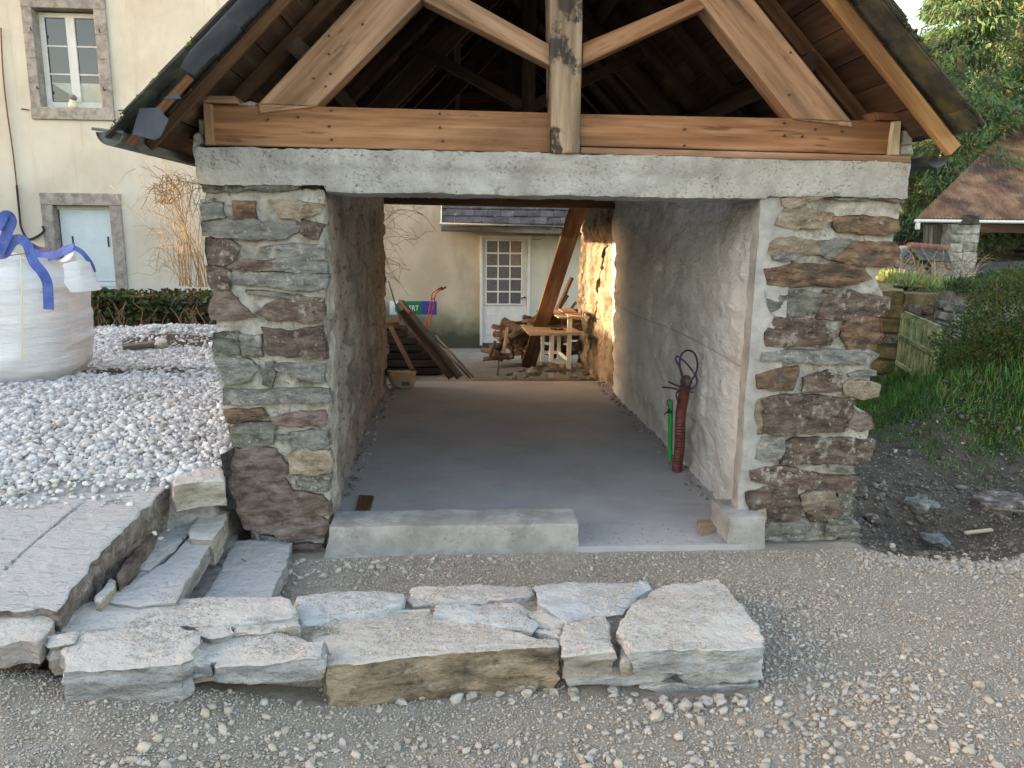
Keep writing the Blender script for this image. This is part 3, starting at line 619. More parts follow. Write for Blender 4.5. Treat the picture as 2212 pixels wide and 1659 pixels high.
right_stones = [
 ('6',m_sbuff,[495,195,640,160,870,118,882,160,700,225,540,270,500,245]), ('6',m_sgrey,[860,190,1020,195,1180,190,1180,214,1000,212]), ('6',m_spurple,[1185,185,1330,178,1482,176,1480,215,1200,212]),
 ('6',m_sbuff,[500,278,700,288,890,312,890,370,800,435,640,440,440,415]), ('6',m_srust,[918,345,1060,342,1150,340,1300,350,1420,362,1438,450,1320,490,1140,472,960,460]),
 ('6',m_sbuff,[380,650,400,565,490,522,640,530,790,540,792,650,600,650]), ('6',m_sgrey,[795,552,1000,540,1052,560,960,650,900,700,800,662]), ('6',m_srust,[905,702,1090,565,1250,560,1402,560,1425,620,1385,745,1150,742]),
 ('6',m_sgrey,[400,662,600,658,592,708,412,702]), ('6',m_srust,[368,780,600,740,880,745,1140,760,1190,870,1000,922,700,920,500,915,385,902]),
 ('6',m_sgreen,[358,970,500,945,650,960,838,1000,780,1140,600,1160,440,1160,372,1080]), ('6',m_sbrown,[792,1140,870,970,1050,975,1200,1000,1362,1030,1350,1120,1290,1165,1050,1192,780,1180]),
 ('6',m_sbrown,[345,1300,440,1190,640,1190,845,1205,862,1290,940,1292,860,1400,600,1405,360,1422]), ('6',m_srust,[1020,1225,1150,1190,1282,1192,1302,1340,1200,1450,1050,1430,1000,1340]),
 ('6',m_sgrey,[345,1475,600,1455,900,1462,1180,1458,1262,1500,1190,1572,900,1568,600,1555,335,1540]),
 ('7',m_srust,[285,102,420,72,600,50,595,110,540,232,430,222,278,212]), ('7',m_sbrown,[675,132,840,68,962,88,955,240,820,245,668,240]), ('7',m_sgrey,[1040,100,1140,78,1232,72,1232,102,1050,122]),
 ('7',m_sbuff,[996,195,1060,150,1160,155,1272,180,1242,270,1130,300,1000,268]), ('7',m_sbrown,[335,320,420,288,640,280,860,292,1062,300,1025,450,960,562,780,572,600,580,400,588,345,560]),
 ('7',m_sbuff,[268,330,325,300,335,420,345,575,280,578,262,470]), ('7',m_spurple,[1020,470,1060,382,1130,425,1222,452,1228,540,1130,562,1022,540]), ('7',m_sgrey,[255,792,310,622,420,610,505,622,470,730,430,812]),
 ('7',m_sbrown,[488,690,600,630,760,635,920,642,1225,660,1192,830,1050,845,900,840,700,838,500,842]), ('7',m_sbrown,[228,895,360,870,520,872,700,920,880,945,1062,955,1062,1072,900,1075,700,1060,480,1030,240,975]),
 ('7',m_sgreen,[868,850,980,845,1075,862,1072,925,960,915,880,892]), ('7',m_sbrown,[200,1085,340,1042,560,1050,630,1200,600,1300,470,1305,345,1302,215,1235]), ('7',m_sbuff,[640,1105,760,1085,905,1090,945,1150,800,1200,690,1240,650,1190]),
 ('7',m_sbrown,[690,1245,800,1205,945,1155,960,1260,900,1305,720,1312]), ('7',m_sgreen,[955,1100,1080,1062,1088,1200,1025,1342,935,1325,975,1220]),
 ('7',m_sgreen,[285,1482,350,1335,600,1305,862,1320,842,1430,740,1455,640,1472,500,1490,400,1502]), ('7',m_sgreen,[872,1312,980,1318,1082,1332,1092,1430,960,1440,845,1440]), ('7',m_sgreen,[930,1482,1020,1455,1102,1440,1118,1582,1040,1600,950,1562])]
for par, lst, sd0 in ((pierL, left_stones, 100), (pierR, right_stones, 300)):
    for i, (k, mt, pts) in enumerate(lst):
        W = [uy(a, b, .002) for a, b in T(k, pts)]
        area = (max(p.x for p in W)-min(p.x for p in W)); cw = sum(W, Vector())/len(W); W = [cw+(p-cw)*1.05+(p-cw).normalized()*.008 for p in W]
        V, F = rock_vf(W, (0,-1,0), .075, res=.018, rough=.007, jit=.009, edge=.004, bulge=.004 if area > .15 else .002, seed=sd0+i*3, nscale=20, flake=.022)
        tilt = fbm(np.array([[i*1.7, sd0, .5]]), 1, 1)[0]*.08; c0 = V.mean(0)
        V[:,1] += (V[:,2]-c0[2])*tilt+random.uniform(-.006, .004)
        mk('stone', V, F, mt, par, smooth=True, sharp=32)
# small stones that make up the jagged outer corners, going back along the flanks
for i in range(26):
    z = .06+i*.075; side = i % 2
    xo = np.interp(z, *zip(*sorted((uy(*p).z, uy(*p).x) for p in (OR2 if side else OL))))
    w = random.uniform(.05, .09); y0 = .09+random.uniform(0, .05)
    pts = [(xo+(.006 if side else -.006), y0+a*.22, z+b*.05) for a, b in ((0,-.5),(.5,-.6),(1,-.4),(1.05,.4),(.5,.55),(0,.5))]
    rock('stone', pts, (1 if side else -1, 0, 0), .06, random.choice([m_sgrey, m_sbrown, m_sbuff]), pierR if side else pierL, res=.03, seed=i+900, rough=.006)
prism('concrete_patch', [uy(*p, -.03) for p in T('7', [270,1250,345,1215,352,1300,300,1400,250,1480,240,1440,300,1330])], (0,-1,0), .06, m_sbuff, pierR, bev=.006)
# orange brick scraps on the left flank
rock('brick_scrap', [uy(*p, .03) for p in T('4', [342,670,365,668,385,740,378,790,350,720])], (-.5,-.8,0), .05, m_tile, pierL, res=.03, seed=77)

# truss ------------------------------------------------------
def timber(name, pts, yf, th, mat, grain=None, **k): return prism(name, [uy(a, b, yf) for a, b in pts], (0,-1,0), th, mat, shed, grain, **k)
timber('tie_beam', [(458,225),(682,229.5),(1190,243.5),(1190,330.5),(462,314)], -.005, .16, m_wood, seed=3)
timber('tie_beam', [(1252,246),(1713,255.5),(1925,262),(1925,334),(1252,315)], -.005, .16, m_wood, seed=4)
timber('packing_board', [(1254,317.5),(1968,337),(1969,352),(1254,331.5)], -.028, .07, m_woodp, seed=5)
timber('king_post', [(1190.5,331),(1253,331.5),(1259.6,0),(1272,-520),(1172,-520),(1187,0)], -.045, .18, m_post, grain=(0,0,1), seed=6)
timber('principal_rafter', [(557,224),(682,230.5),(1188,-286),(1188,-495),(766,0)], -.012, .14, m_woodp, grain=(1,0,1), seed=7)
timber('principal_rafter', [(1841,263),(1713,257),(1258,-320),(1258,-455),(1630,0)], -.012, .14, m_woodp, grain=(-1,0,1), seed=8)
timber('rafter_foot', [(557,224),(682,229.5),(560,244)], -.017, .03, m_woodp, seed=9)
timber('rafter_foot', [(1713,257),(1841,263),(1842,274)], -.017, .03, m_woodp, seed=10)
timber('strut', [(1189,97),(1189,141.5),(918,3),(895,-20),(930,-48),(1015,0)], -.002, .12, m_woodp, grain=(1,0,-.55), seed=11)
timber('strut', [(1258,93),(1258,140.5),(1530,14),(1545,-15),(1528,-25),(1481,0)], -.002, .12, m_wood, grain=(1,0,.5), seed=12)
timber('end_block', [(436.6,206),(506,207.5),(514,224),(437,221.5)], -.03, .16, m_woodp, seed=13)
timber('end_block', [(437,222),(457,225),(462,313),(442,313)], -.03, .15, m_woodp, grain=(0,0,1), seed=14)
timber('end_block', T('A6', [1750,520,1870,527,1873,560,1762,556]), -.03, .16, m_wood, seed=15)
timber('broken_board', T('A6', [1832,566,1870,562,1860,722,1812,722,1820,640]), -.03, .12, m_white_wood, grain=(0,0,1), seed=16)
for k_, pts in enumerate(([1872,610,1890,588,1925,625,1918,668,1868,672],[1868,675,1920,672,1925,724,1862,724],[1880,590,1900,575,1915,600,1890,610])):
    rock('mortar_lump', [uy(*p, -.0) for p in T('A6', pts)], (0,-1,0), .14, m_mortar, shed, res=.015, rough=.012, seed=400+k_)
for k_, pts in enumerate(([100,890,115,800,160,790,175,855,120,870],[135,705,165,700,165,790,140,780],[375,600,440,590,490,605,480,625,380,622])):
    rock('mortar_lump', [uy(*p, .02) for p in T('A5', pts)], (0,-1,0), .14, m_mortar, shed, res=.015, rough=.012, seed=410+k_)
# nail heads
for px, py in T('A5', [545,702,723,688,908,316,816,461,908,210,1107,140,917,434,888,508,918,650,922,822,1562,668,1563,750,1580,830,908,743]) + T('A6', [1355,243,1473,601,1597,611,1411,635,862,600,1328,572,1328,630,862,676,475,694,1245,714,1095,702,1465,233,1349,440]):
    p = uy(px, py, -.02); V, F = tube_vf([p+Vector((0,.02,0)), p, p+Vector((0,-.004,0))], [.006,.006,.004], 6); mk('nail', V, F, m_metal, shed)

# roof ------------------------------------------------------
RX, RZ = .55, 4.265                  # ridge of the board plane
YV, YB = -.55, 7.5                   # verge and rear end
XL, XR = -1.56, 2.53
roof = mk('roof', *(lambda a: (a[0], a[1]))(box_vf((RX-.03, YV+.05, RZ+.02), (RX+.03, YB, RZ+.075))), m_slatem, shed); roof['label'] = 'slate roof over larch boards, ridge piece'
def rp(side, s, y, off=0.):          # s = distance down the slope from the ridge, off = above the board plane
    k = math.sqrt(.5); x = RX+side*s*k; z = RZ-s*k
    return Vector((x+side*off*k, y, z+off*k))
SL = {-1: (RX-XL)/math.sqrt(.5), 1: (XR-RX)/math.sqrt(.5)}
nrm = {s: Vector((s, 0, 1)).normalized() for s in (-1, 1)}; dwn = {s: Vector((s, 0, -1)).normalized() for s in (-1, 1)}
for side in (-1, 1):
    n_ = int(SL[side]/.185); e = SL[side]/n_
    for i in range(n_):
        s0, s1 = i*e+.004, (i+1)*e-.003; th = .018; dz = random.uniform(-.003, .003)
        ys_ = [-.33 if side > 0 else -.24, random.uniform(1.6, 2.8), random.uniform(4, 5.4), YB]
        for a, b in zip(ys_, ys_[1:]):
            V = [rp(side, s, y, o) for y in (a+.003, b-.003) for s, o in ((s0, dz), (s1, dz), (s1, th+dz), (s0, th+dz))]
            mk('board', V, [(0,1,2,3),(7,6,5,4),(0,4,5,1),(1,5,6,2),(2,6,7,3),(3,7,4,0)] if side == 1 else [(3,2,1,0),(4,5,6,7),(1,5,4,0),(2,6,5,1),(3,7,6,2),(0,4,7,3)], m_board, roof, axes=axes_from((0,1,0), nrm[side]))
    # common rafters below the boards
    for j, y in enumerate([-.33 if side > 0 else -.25, .22, .85, 1.5, 2.15, 2.8, 3.45, 4.1, 4.8, 5.5, 6.2, 6.9]):
        w, t = ((.05, .075) if side > 0 else (.035, .05)) if j == 0 else (.06, .08)
        s1 = SL[side]-(.02 if j == 0 else .12)
        if side == 1 and j == 0: s1 += .11
        beam('barge_rafter' if j == 0 else 'rafter', rp(side, .03, y, -t/2-.002), rp(side, s1, y, -t/2-.002), w, t, (m_barge if side > 0 else m_woodd) if j == 0 else (m_woodd if j == 1 else m_woodi), shed, up=tuple(nrm[side]), seg=6, wob=.006, seed=j)
    for s in (1.0, 2.1):
        beam('purlin', rp(side, s, .06, -.15), rp(side, s, YB-.1, -.15), .09, .13, m_woodi, shed, up=tuple(nrm[side]))
    # slate covering away from the verge, one stuff part; verge slates one by one
    mb = MB(); c = 0
    ex = .125; nr = int(SL[side]/ex)+1
    for r in range(nr):
        s1 = min(r*ex+.16, SL[side]+.05); s0 = s1-.25
        w = .22; 
        for q in range(int((YB-YV)/w)+1):
            y0 = YV+.27+(r % 2)*w/2+q*w; y1 = y0+w-.006
            if y1 > YB+.1 or q == 0 and False: continue
            jz = random.uniform(0, .004)
            V = [rp(side, s, y, o) for y in (y0, y1) for s, o in ((s0, .020), (s1, .034+jz), (s1, .041+jz), (s0, .026))]
            mb.add(V, [(0,1,2,3),(7,6,5,4),(0,4,5,1),(1,5,6,2),(2,6,7,3),(3,7,4,0)])
    o = mb.build('slate_covering', m_slatem, roof); o['kind'] = 'stuff'
    # verge slates: doubled course, seen from below
    ex2 = .24; r = 0; s = .1
    while s < SL[side]+.02:
        for lay in (0, 1):
            s1 = min(s+.30+lay*.09, SL[side]+.05-.012*lay); s0 = s-.02
            yo = YV+(0 if lay else .03)+random.uniform(-.012, .012)+(.02 if side < 0 and lay == 0 else 0); yi = -.24 if side > 0 else -.14; off = .021+.012*lay; cc = .05 if lay == 0 else .015
            if side < 0 and lay == 0 and s1 > SL[side]-.30: continue
            j = random.uniform(0, .004)
            P = [(s0, yi), (s0, yo), (s1-cc, yo+random.uniform(0, .01)), (s1, yo+cc), (s1-random.uniform(0,.01), yi)]
            V = [rp(side, a, b, off+j+(a-s0)*.03) for a, b in P]+[rp(side, a, b, off+j+.008+(a-s0)*.03) for a, b in P]; k = len(P)
            V = np.array([tuple(v) for v in V]); V += vfbm(V, 25, 2, r)*.003
            F = [tuple(range(k)), tuple(reversed(range(k, 2*k)))]+[(i, i+k, (i+1) % k+k, (i+1) % k) for i in range(k)]
            if side > 0: F = [tuple(reversed(f)) for f in F]
            mk('slate', V, F, (m_slate if side < 0 and lay == 0 else m_slatem), roof)
        s += ex2; r += 1
    # moss line along the verge and on the eave
    P = []; D = []
    n = 900 if side > 0 else 500; s_ = RNG.uniform(.2, SL[side], n); 
    Pm = np.array([tuple(rp(side, a, YV+abs(random.gauss(0, .03))+random.uniform(-.01,.02), .045+random.uniform(-.004, .012))) for a in s_])
    keep = fbm(Pm, 4, 2, 5) > -.1; Pm = Pm[keep]
    V, F, _ = pebbles(Pm, RNG.uniform(.004, .011, len(Pm)), RNG, 'octa', .8); o = mk('moss_tuft', V, F, m_moss, roof); o['kind'] = 'stuff'
# slipped and broken slates at the left eave (hang below the verge)
for pts, yy in (([1120,870,1280,865,1320,920,1355,960,1290,1100,1240,1125,1060,1080], -.53), ([1310,790,1420,740,1455,790,1400,800], -.52)):
    prism('slate', [uy(a, b, yy) for a, b in T('1', pts)], (0,-1,.2), .008, m_slated, roof, bev=.001)
beam('fascia', rp(-1, SL[-1]-.0, -.36, -.02), rp(-1, SL[-1]-.0, YB, -.02), .02, .11, m_grey_wood, shed, up=tuple(nrm[-1]))
beam('soffit_lath', rp(-1, SL[-1]-.42, -.42, -.01), rp(-1, SL[-1]+.01, -.42, -.01), .07, .02, m_wood, shed, up=tuple(nrm[-1]))
# gutters
def gutter(name, c, y0, y1, r, mat, cap=True):
    V, F = [], []; n = 12; ks = [math.pi+math.pi*i/n for i in range(n+1)]
    for y in (y0, y1):
        for rr in (r, r-.004):
            for a in ks: V.append((c[0]+rr*math.cos(a), y, c[1]+rr*math.sin(a)))
    m = n+1
    for i in range(n):
        F += [(i, i+1, 2*m+i+1, 2*m+i), (m+i+1, m+i, 3*m+i, 3*m+i+1), (i, m+i, m+i+1, i+1), (2*m+i, 2*m+i+1, 3*m+i+1, 3*m+i)]
    o = mk(name, V, F, mat, shed, smooth=True, sharp=40)
    if cap:
        mk('gutter_end', [(c[0], y0+.012, c[1])]+[(c[0]+(r-.002)*math.cos(a), y0+.012, c[1]+(r-.002)*math.sin(a)) for a in ks], [(0, i+2, i+1) for i in range(n)], mat, o)
        V, F = tube_vf([(c[0]-r-.012, y0-.006, c[1]+.012), (c[0]+r+.004, y0-.006, c[1]-.002)], .007, 6); mk('gutter_bead', V, F, mat, o)
    return o
ge = uy(232, 292, -.5); gutter('gutter', (ge.x+.01, ge.z+.015), -.5, YB, .062, m_zincd)
gr_ = uy(2026, 338, -.05); gutter('gutter', (gr_.x, gr_.z), -.05, YB, .062, m_dgut, False)
# rear truss and tie beam
p0, p1 = uy(800, 424, 4.55), uy(1420, 438, 4.55)
beam('rear_tie_beam', p0+Vector((-.15,0,0)), p1, .16, .16, m_woodd, shed, ch=.006)
for side in (-1, 1):
    beam('rear_rafter', rp(side, .1, 4.55, -.26), rp(side, SL[side]-.35, 4.55, -.26), .1, .18, m_woodi, shed, up=tuple(nrm[side]))
    beam('middle_rafter', rp(side, .1, 2.3, -.26), rp(side, SL[side]-.5, 2.3, -.26), .09, .15, m_woodi, shed, up=tuple(nrm[side]))
beam('rear_king_post', (.57, 4.55, 2.12), (.57, 4.55, 4.0), .13, .13, m_woodi, shed, up=(0,1,0))
beam('middle_king_post', (.57, 2.3, 2.5), (.57, 2.3, 4.0), .11, .11, m_woodi, shed, up=(0,1,0))
beam('middle_brace', (.57, 2.3, 2.75), (-.35, 2.3, 3.2), .08, .1, m_woodi, shed, up=(0,1,0)); beam('middle_brace', (.57, 2.3, 2.75), (1.5, 2.3, 3.2), .08, .1, m_woodi, shed, up=(0,1,0))
n = 12
for i in range(n):                                           # boarded rear gable above the opening
    z0 = 2.33+i*.17; hw = (RZ-z0-.02)
    if hw < .03: break
    V, F = cbox_vf((RX-hw-.02, 7.3+.012*(i%2), z0), (RX+hw+.02, 7.32+.012*(i%2), z0+.172)); mk('gable_board', V, F, m_woodi, shed)
# concrete threshold
V, F = dbox((-.80, -.10, -.34), (.70, .17, .075), .03, lambda P: P+vfbm(P, 12, 3, 71)*.006+vfbm(P, 40, 2, 72)*.003+np.stack([-.05*(P[:,0] < -.5)*ss(.0,-.3,P[:,2])*0+.05*ss(-.6,-.8,P[:,0])*ss(-.2,.07,P[:,2]), 0*P[:,0], 0*P[:,0]], 1), rnd=.01)
o = mk('concrete_threshold', V, F, m_concs, shed, smooth=True, sharp=45)
jb = [uy(1572,1178,-.1), uy(1640,1178,-.1)]
V, F = dbox((1.60, -.10, -.36), (1.83, .24, .10), .03, lambda P: P+vfbm(P, 10, 3, 75)*.012, rnd=.015); mk('jamb_foot_block', V, F, m_concs, shed, smooth=True, sharp=45)

# ------------------------------------------------------------------ low front wall and steps
lw = thing('low_stone_wall', (-.3, -.9, -.3), 'low dry-laid wall of pale schist slabs across the foreground', 'wall')
def wz(u): return float(np.interp(u, [100, 300, 640, 930, 1500], [.09, .085, .0, -.035, -.02]))
lw_core = [uz(a, b, wz(a)-.05) for a, b in [(130,1375),(195,1307),(400,1300),(640,1294),(1400,1266),(1555,1262),(1630,1380),(1615,1392),(1200,1396),(700,1420),(400,1415),(160,1425)]]
rock('wall_core', lw_core, (0,0,1), .3, M('wall_core_dirt', [(.20,.18,.145),(.30,.275,.23),(.38,.355,.30)], 16, bump=((30,.9,.015),(120,.8,.005))), lw, res=.06, rough=.015, inner=6, taper=.96)
wall_stones = [  # outline in the photograph, material, level of the top, depth
 (m_kblue, [(185,1300),(300,1294),(400,1292),(520,1288),(612,1286),(628,1296),(637,1328),(600,1336),(520,1345),(400,1345),(330,1352),(260,1356),(120,1364),(130,1335),(155,1315)], -.07, .2),
 (m_kbuff, [(100,1372),(165,1362),(158,1383),(108,1392)], -.05, .14), (m_kblue, [(425,1353),(498,1342),(497,1362),(478,1374),(440,1366)], -.04, .16),
 (m_kbuff, [(510,1345),(575,1336),(640,1330),(642,1354),(570,1362),(512,1368)], -.035, .16),
 (m_kblue, [(142,1370),(180,1366),(250,1358),(340,1353),(428,1361),(424,1385),(410,1400),(412,1412),(390,1428),(300,1434),(220,1440),(133,1447),(138,1405)], -.075, .17),
 (m_kpink, [(428,1380),(510,1368),(580,1364),(645,1374),(672,1390),(702,1412),(690,1421),(600,1424),(500,1421),(405,1431),(412,1405)], -.07, .10),
 (m_kwhite, [(641,1293),(720,1282),(812,1276),(866,1282),(868,1298),(820,1318),(740,1325),(690,1340),(655,1345),(641,1325)], -.055, .2),
 (m_kochre, [(660,1368),(690,1336),(760,1321),(850,1318),(926,1315),(938,1332),(1040,1345),(1140,1370),(1204,1385),(1208,1400),(1100,1402),(1000,1405),(900,1412),(850,1418),(780,1428),(708,1438),(690,1400)], -.05, .24),
 (m_kpink, [(886,1270),(960,1266),(1060,1266),(1140,1265),(1148,1285),(1100,1297),(1000,1298),(895,1310),(880,1292)], -.075, .2),
 (m_kwhite, [(945,1310),(1000,1307),(1060,1305),(1110,1318),(1153,1345),(1148,1362),(1050,1345),(942,1330)], -.045, .16),
 (m_kblue, [(1066,1302),(1115,1299),(1155,1322),(1140,1331),(1090,1312)], -.07, .14), (m_kbuff, [(1142,1325),(1170,1316),(1226,1342),(1215,1358),(1160,1350)], -.07, .14),
 (m_kblue, [(1160,1362),(1210,1358),(1208,1378),(1165,1366)], -.08, .12),
 (m_kwhite, [(1156,1264),(1230,1256),(1310,1257),(1395,1258),(1408,1270),(1375,1290),(1340,1320),(1280,1322),(1225,1340),(1170,1310),(1160,1285)], -.055, .2),
 (m_kbuff, [(1232,1345),(1270,1335),(1308,1328),(1320,1345),(1318,1375),(1328,1400),(1270,1408),(1218,1411),(1222,1378)], -.045, .115),
 (m_kbuff, [(1340,1398),(1357,1395),(1366,1420),(1342,1425)], -.12, .08),
 (m_kblue, [(1430,1262),(1500,1256),(1548,1250),(1575,1275),(1600,1305),(1632,1345),(1650,1372),(1652,1392),(1600,1398),(1520,1400),(1450,1402),(1365,1402),(1350,1380),(1335,1360),(1340,1342),(1362,1325),(1372,1300),(1400,1285)], -.03, .115)]
wall_stones = [(m_, p_, wz(sum(q[0] for q in p_)/len(p_))+(z_+.07)*.7, d_) for m_, p_, z_, d_ in wall_stones]
for i, (mt, pts, z, dp) in enumerate(wall_stones):
    big = len(pts) > 12
    Wp = [uz(a, b, z) for a, b in pts]; cw = sum(Wp, Vector())/len(Wp); Wp = [p+(p-cw).normalized()*.007 for p in Wp]
    V, F = rock_vf(Wp, (0,0,1), dp, res=.019, rough=.007 if big else .006, jit=.012, edge=.010, bulge=.004, strat=.017, flake=.016, seed=500+i*5, nscale=11, taper=.97)
    mk('stone', V, F, mt, lw, smooth=True, sharp=32)
# lower courses at the right end, faces in the front plane
lower = [(m_kblue, [(1216,1450),(1300,1448),(1400,1446),(1460,1440),(1465,1462),(1440,1478),(1350,1484),(1225,1486)], .16), (m_kblue, [(1468,1446),(1560,1440),(1648,1434),(1650,1470),(1580,1478),(1480,1480),(1466,1465)], .2),
         (m_kblue, [(1380,1486),(1460,1480),(1560,1482),(1638,1478),(1640,1512),(1570,1524),(1450,1512)], .2), (m_kblue, [(405,1434),(450,1440),(455,1470),(408,1472)], .1), (m_kblue, [(460,1440),(560,1432),(690,1424),(692,1455),(660,1478),(560,1482),(465,1474)], .14)]
for i, (mt, pts, dp) in enumerate(lower):
    yf = uz(pts[0][0], 1405 if pts[0][0] > 1000 else 1430, -.025 if pts[0][0] > 1000 else .035).y-(.004 if pts[0][0] > 1000 else .01)
    V, F = rock_vf([uy(a, b, yf) for a, b in pts], (0,-1,0), dp, res=.018, rough=.010, jit=.010, edge=.012, strat=.006, flake=.018, seed=600+i*5, nscale=16); mk('stone', V, F, mt, lw, smooth=True, sharp=32)

st = thing('stone_steps', (-1.3, -.6, -.15), 'rough stone steps going down between the big slab and the left pier', 'steps')
def top(k, pts, z): return [uz(a, b, z) for a, b in T(k, pts)]
sl = thing('stone_slab', (-2.2, -.8, .2), 'huge cracked reddish grey slab at the top of the steps', 'slab')
slz = lambda v: float(np.interp(v, [1030, 1320], [.345, .165]))
slabp = [uz(a, b, slz(b)) for a, b in T('A1', [-600,760,-500,420,0,350,200,250,420,212,600,190,780,180,960,170,1090,205,1060,235,1030,250,960,330,870,430,700,600,560,745,430,885,400,960,360,1015,240,985,130,1005,0,1005,-300,1010])]
crack_a, crack_b = uz(183,1080,slz(1080)), uz(0,1240,slz(1240))
V, F = rock_vf(slabp, Vector((0,-.13,1)).normalized(), .24, res=.022, rough=.007, jit=.016, edge=.014, strat=.012, seed=701, nscale=7, taper=.985, inner=64, flake=.012)
d_ = (crack_b-crack_a).normalized(); rel = V[:, :2]-np.array([crack_a.x, crack_a.y]); dist = rel[:,0]*d_.y-rel[:,1]*d_.x+fbm(V, 5, 2, 3)*.012; al = rel[:,0]*d_.x+rel[:,1]*d_.y
V[:,2] -= np.exp(-(dist/.005)**2)*.016*(al > -.03); V[:,2] += fbm(V*np.array([1,1,0]), 1.6, 3, 9)*.022
mk('slab', V, F, m_slabst, sl, smooth=True, sharp=38)
steps = [('A1', m_step, [650,950,820,845,940,765,1060,690,1130,620,1205,545,1340,548,1330,600,1230,750,1110,952,880,980], .085, .10),
 ('A1', m_kbuff, [1205,545,1195,515,1240,440,1290,370,1360,372,1440,384,1400,470,1345,555], .13, .16),
 ('A1', m_step, [830,745,920,640,980,540,1020,450,1085,412,1180,405,1275,440,1195,520,1120,610,1010,690,950,750], .085, .12),
 ('A1', m_step, [640,905,760,810,845,742,940,757,820,850,700,905], .075, .1),
 ('A1', m_step, [1285,935,1370,800,1440,650,1500,580,1580,565,1720,572,1842,588,1800,720,1720,925,1500,960,1250,990], -.05, .13),
 ('A1', m_kbuff, [1150,385,1220,350,1320,335,1300,385,1255,425,1200,412], .12, .1)]
for i, (k, mt, pts, z, dp) in enumerate(steps):
    V, F = rock_vf(top(k, pts, z), (0,0,1), dp, res=.020, rough=.006, jit=.008, edge=.008, strat=.008, seed=720+i*7, nscale=8, taper=.98, flake=.008); mk('tread' if i in (0, 4) else 'stone', V, F, mt, st, smooth=True, sharp=34)
V, F = rock_vf([uz(a, b, -.06) for a, b in [(180,1310),(240,1250),(330,1130),(430,1060),(500,1090),(520,1180),(540,1230),(560,1290),(400,1310),(200,1315)]], (0,0,1), .3, res=.07, rough=.02, inner=5, seed=5); mk('rubble_fill', V, F, M('step_fill_dirt', [(.15,.14,.125),(.24,.23,.21),(.31,.30,.28)], 14, bump=((30,.9,.015),)), st, smooth=True)
for i, (mt, pts, z, dp) in enumerate([(m_spurple, [730,790,800,690,880,590,955,498,978,520,972,545,900,640,820,740,742,822], .15, .09), (m_kbuff, [600,925,650,860,700,800,738,820,732,850,690,905,640,955,600,950], .125, .09)]):
    V, F = rock_vf(top('A1', pts, z), (0,0,1), dp, res=.02, rough=.006, jit=.006, seed=760+i); mk('stone', V, F, mt, st, smooth=True, sharp=34)
rk = thing('kerb_block', uz(440,1060,.35), 'squared buff stone block between the white gravel and the steps', 'stone block')
rock('block', [uz(a, b, .375) for a, b in T('A1', [1085,205,1110,160,1250,110,1395,92,1418,150,1420,185,1260,200,1108,235])], (0,0,1), .15, m_kbuff, rk, res=.025, rough=.009, seed=771, strat=.005)
w1 = thing('edging_stone', uz(60,1360,-.15), 'flat split stone lying at the foot of the big slab, left edge', 'stone')
rock('stone', [uz(a, b, .12) for a, b in [(-60,1325),(0,1318),(55,1318),(90,1321),(124,1329),(110,1352),(96,1378),(78,1394),(40,1388),(0,1400),(-60,1400)]], (0,0,1), .10, m_kpink, w1, res=.03, rough=.012, seed=775, strat=.01)
mem = thing('damp_membrane', (-1.38, .02, .3), 'strip of black dimpled membrane wedged beside the left pier', 'membrane')
prism('sheet', [uy(*p, -.03) for p in T('4', [297,858,320,848,345,835,385,812,388,850,360,905,352,950,372,985,360,1010,345,1040,352,1090,395,1180,402,1218,320,1222,325,1100,318,960])], (0,-1,0), .02, m_fab, mem, bev=.002, wob=.006)
for i in range(16):
    a, b = T('4', [345+random.uniform(-12,12), 880+i*21]) [0]; p = uy(a-4 if i < 8 else a, b, -.035); V, F = lathe_vf((0,0,0), [(.006,0),(.003,.006),(0.0005,.006)], 6); V = [(p.x+v[0], p.y-v[2], p.z+v[1]) for v in V]; mk('dimple', V, F, m_fab, mem)

# ------------------------------------------------------------------ things inside and behind the shed
# corrugated conduit
cb = uz(1462, 1018, FZ+.0); 
ct = [cb, un(1468,960,1,cb.y-.08), un(1470,900,1,cb.y-.17), un(1476,860,1,cb.y-.24), un(1481,830,1,cb.y-.29)]
cd_ = thing('drain_conduit', cb, 'red-brown corrugated conduit standing out of the floor by the right wall', 'conduit')
pts = []; rad = []
def spline(P, n):
    P = [Vector(p) for p in P]; out = []
    Q = [P[0]*2-P[1]]+P+[P[-1]*2-P[-2]]
    for i in range(1, len(Q)-2):
        for k in range(n):
            t = k/n; a, b, c, d = Q[i-1:i+3]
            out.append(.5*((2*b)+(c-a)*t+(2*a-5*b+4*c-d)*t*t+(3*b-a-3*c+d)*t**3))
    return out+[P[-1]]
pts = spline(ct, 38); rad = [(.040 if (i//2) % 2 else .0345)*(1 if i < 146 else .97) for i in range(len(pts))]
tube('pipe', pts, rad, m_dred, cd_, sides=20, smooth=False)
V, F = tube_vf([pts[-1]+(pts[-1]-pts[-6]).normalized()*k*.02 for k in range(4)], [.038,.046,.040,.030], 16); mk('torn_collar', V, F, m_cableh, cd_, smooth=True)
yc = cb.y-.33
def wire(name, pl, r, mat, dy=0): return tube(name, spline([uy(a, b, yc+dy) for a, b in T('A7', pl)], 7), r, mat, cd_, 8)
wire('cable', [838,480,835,400,818,320,825,240,870,200,925,215,955,290,945,370,905,440,880,490], .007, m_cableb)
wire('cable', [850,470,830,360,800,300,785,265,800,245,860,290,925,370,952,430,935,480,880,515], .007, m_cable, -.02)
wire('cable', [800,590,790,540,815,500], .006, m_cable, -.01)
wire('cable_end', [680,484,740,490,800,503], .006, m_cableb, -.03); wire('cable_end', [730,443,770,462,815,480], .006, m_cableb, -.02); wire('cable_end', [860,500,900,520,918,530], .006, m_metal, -.05)
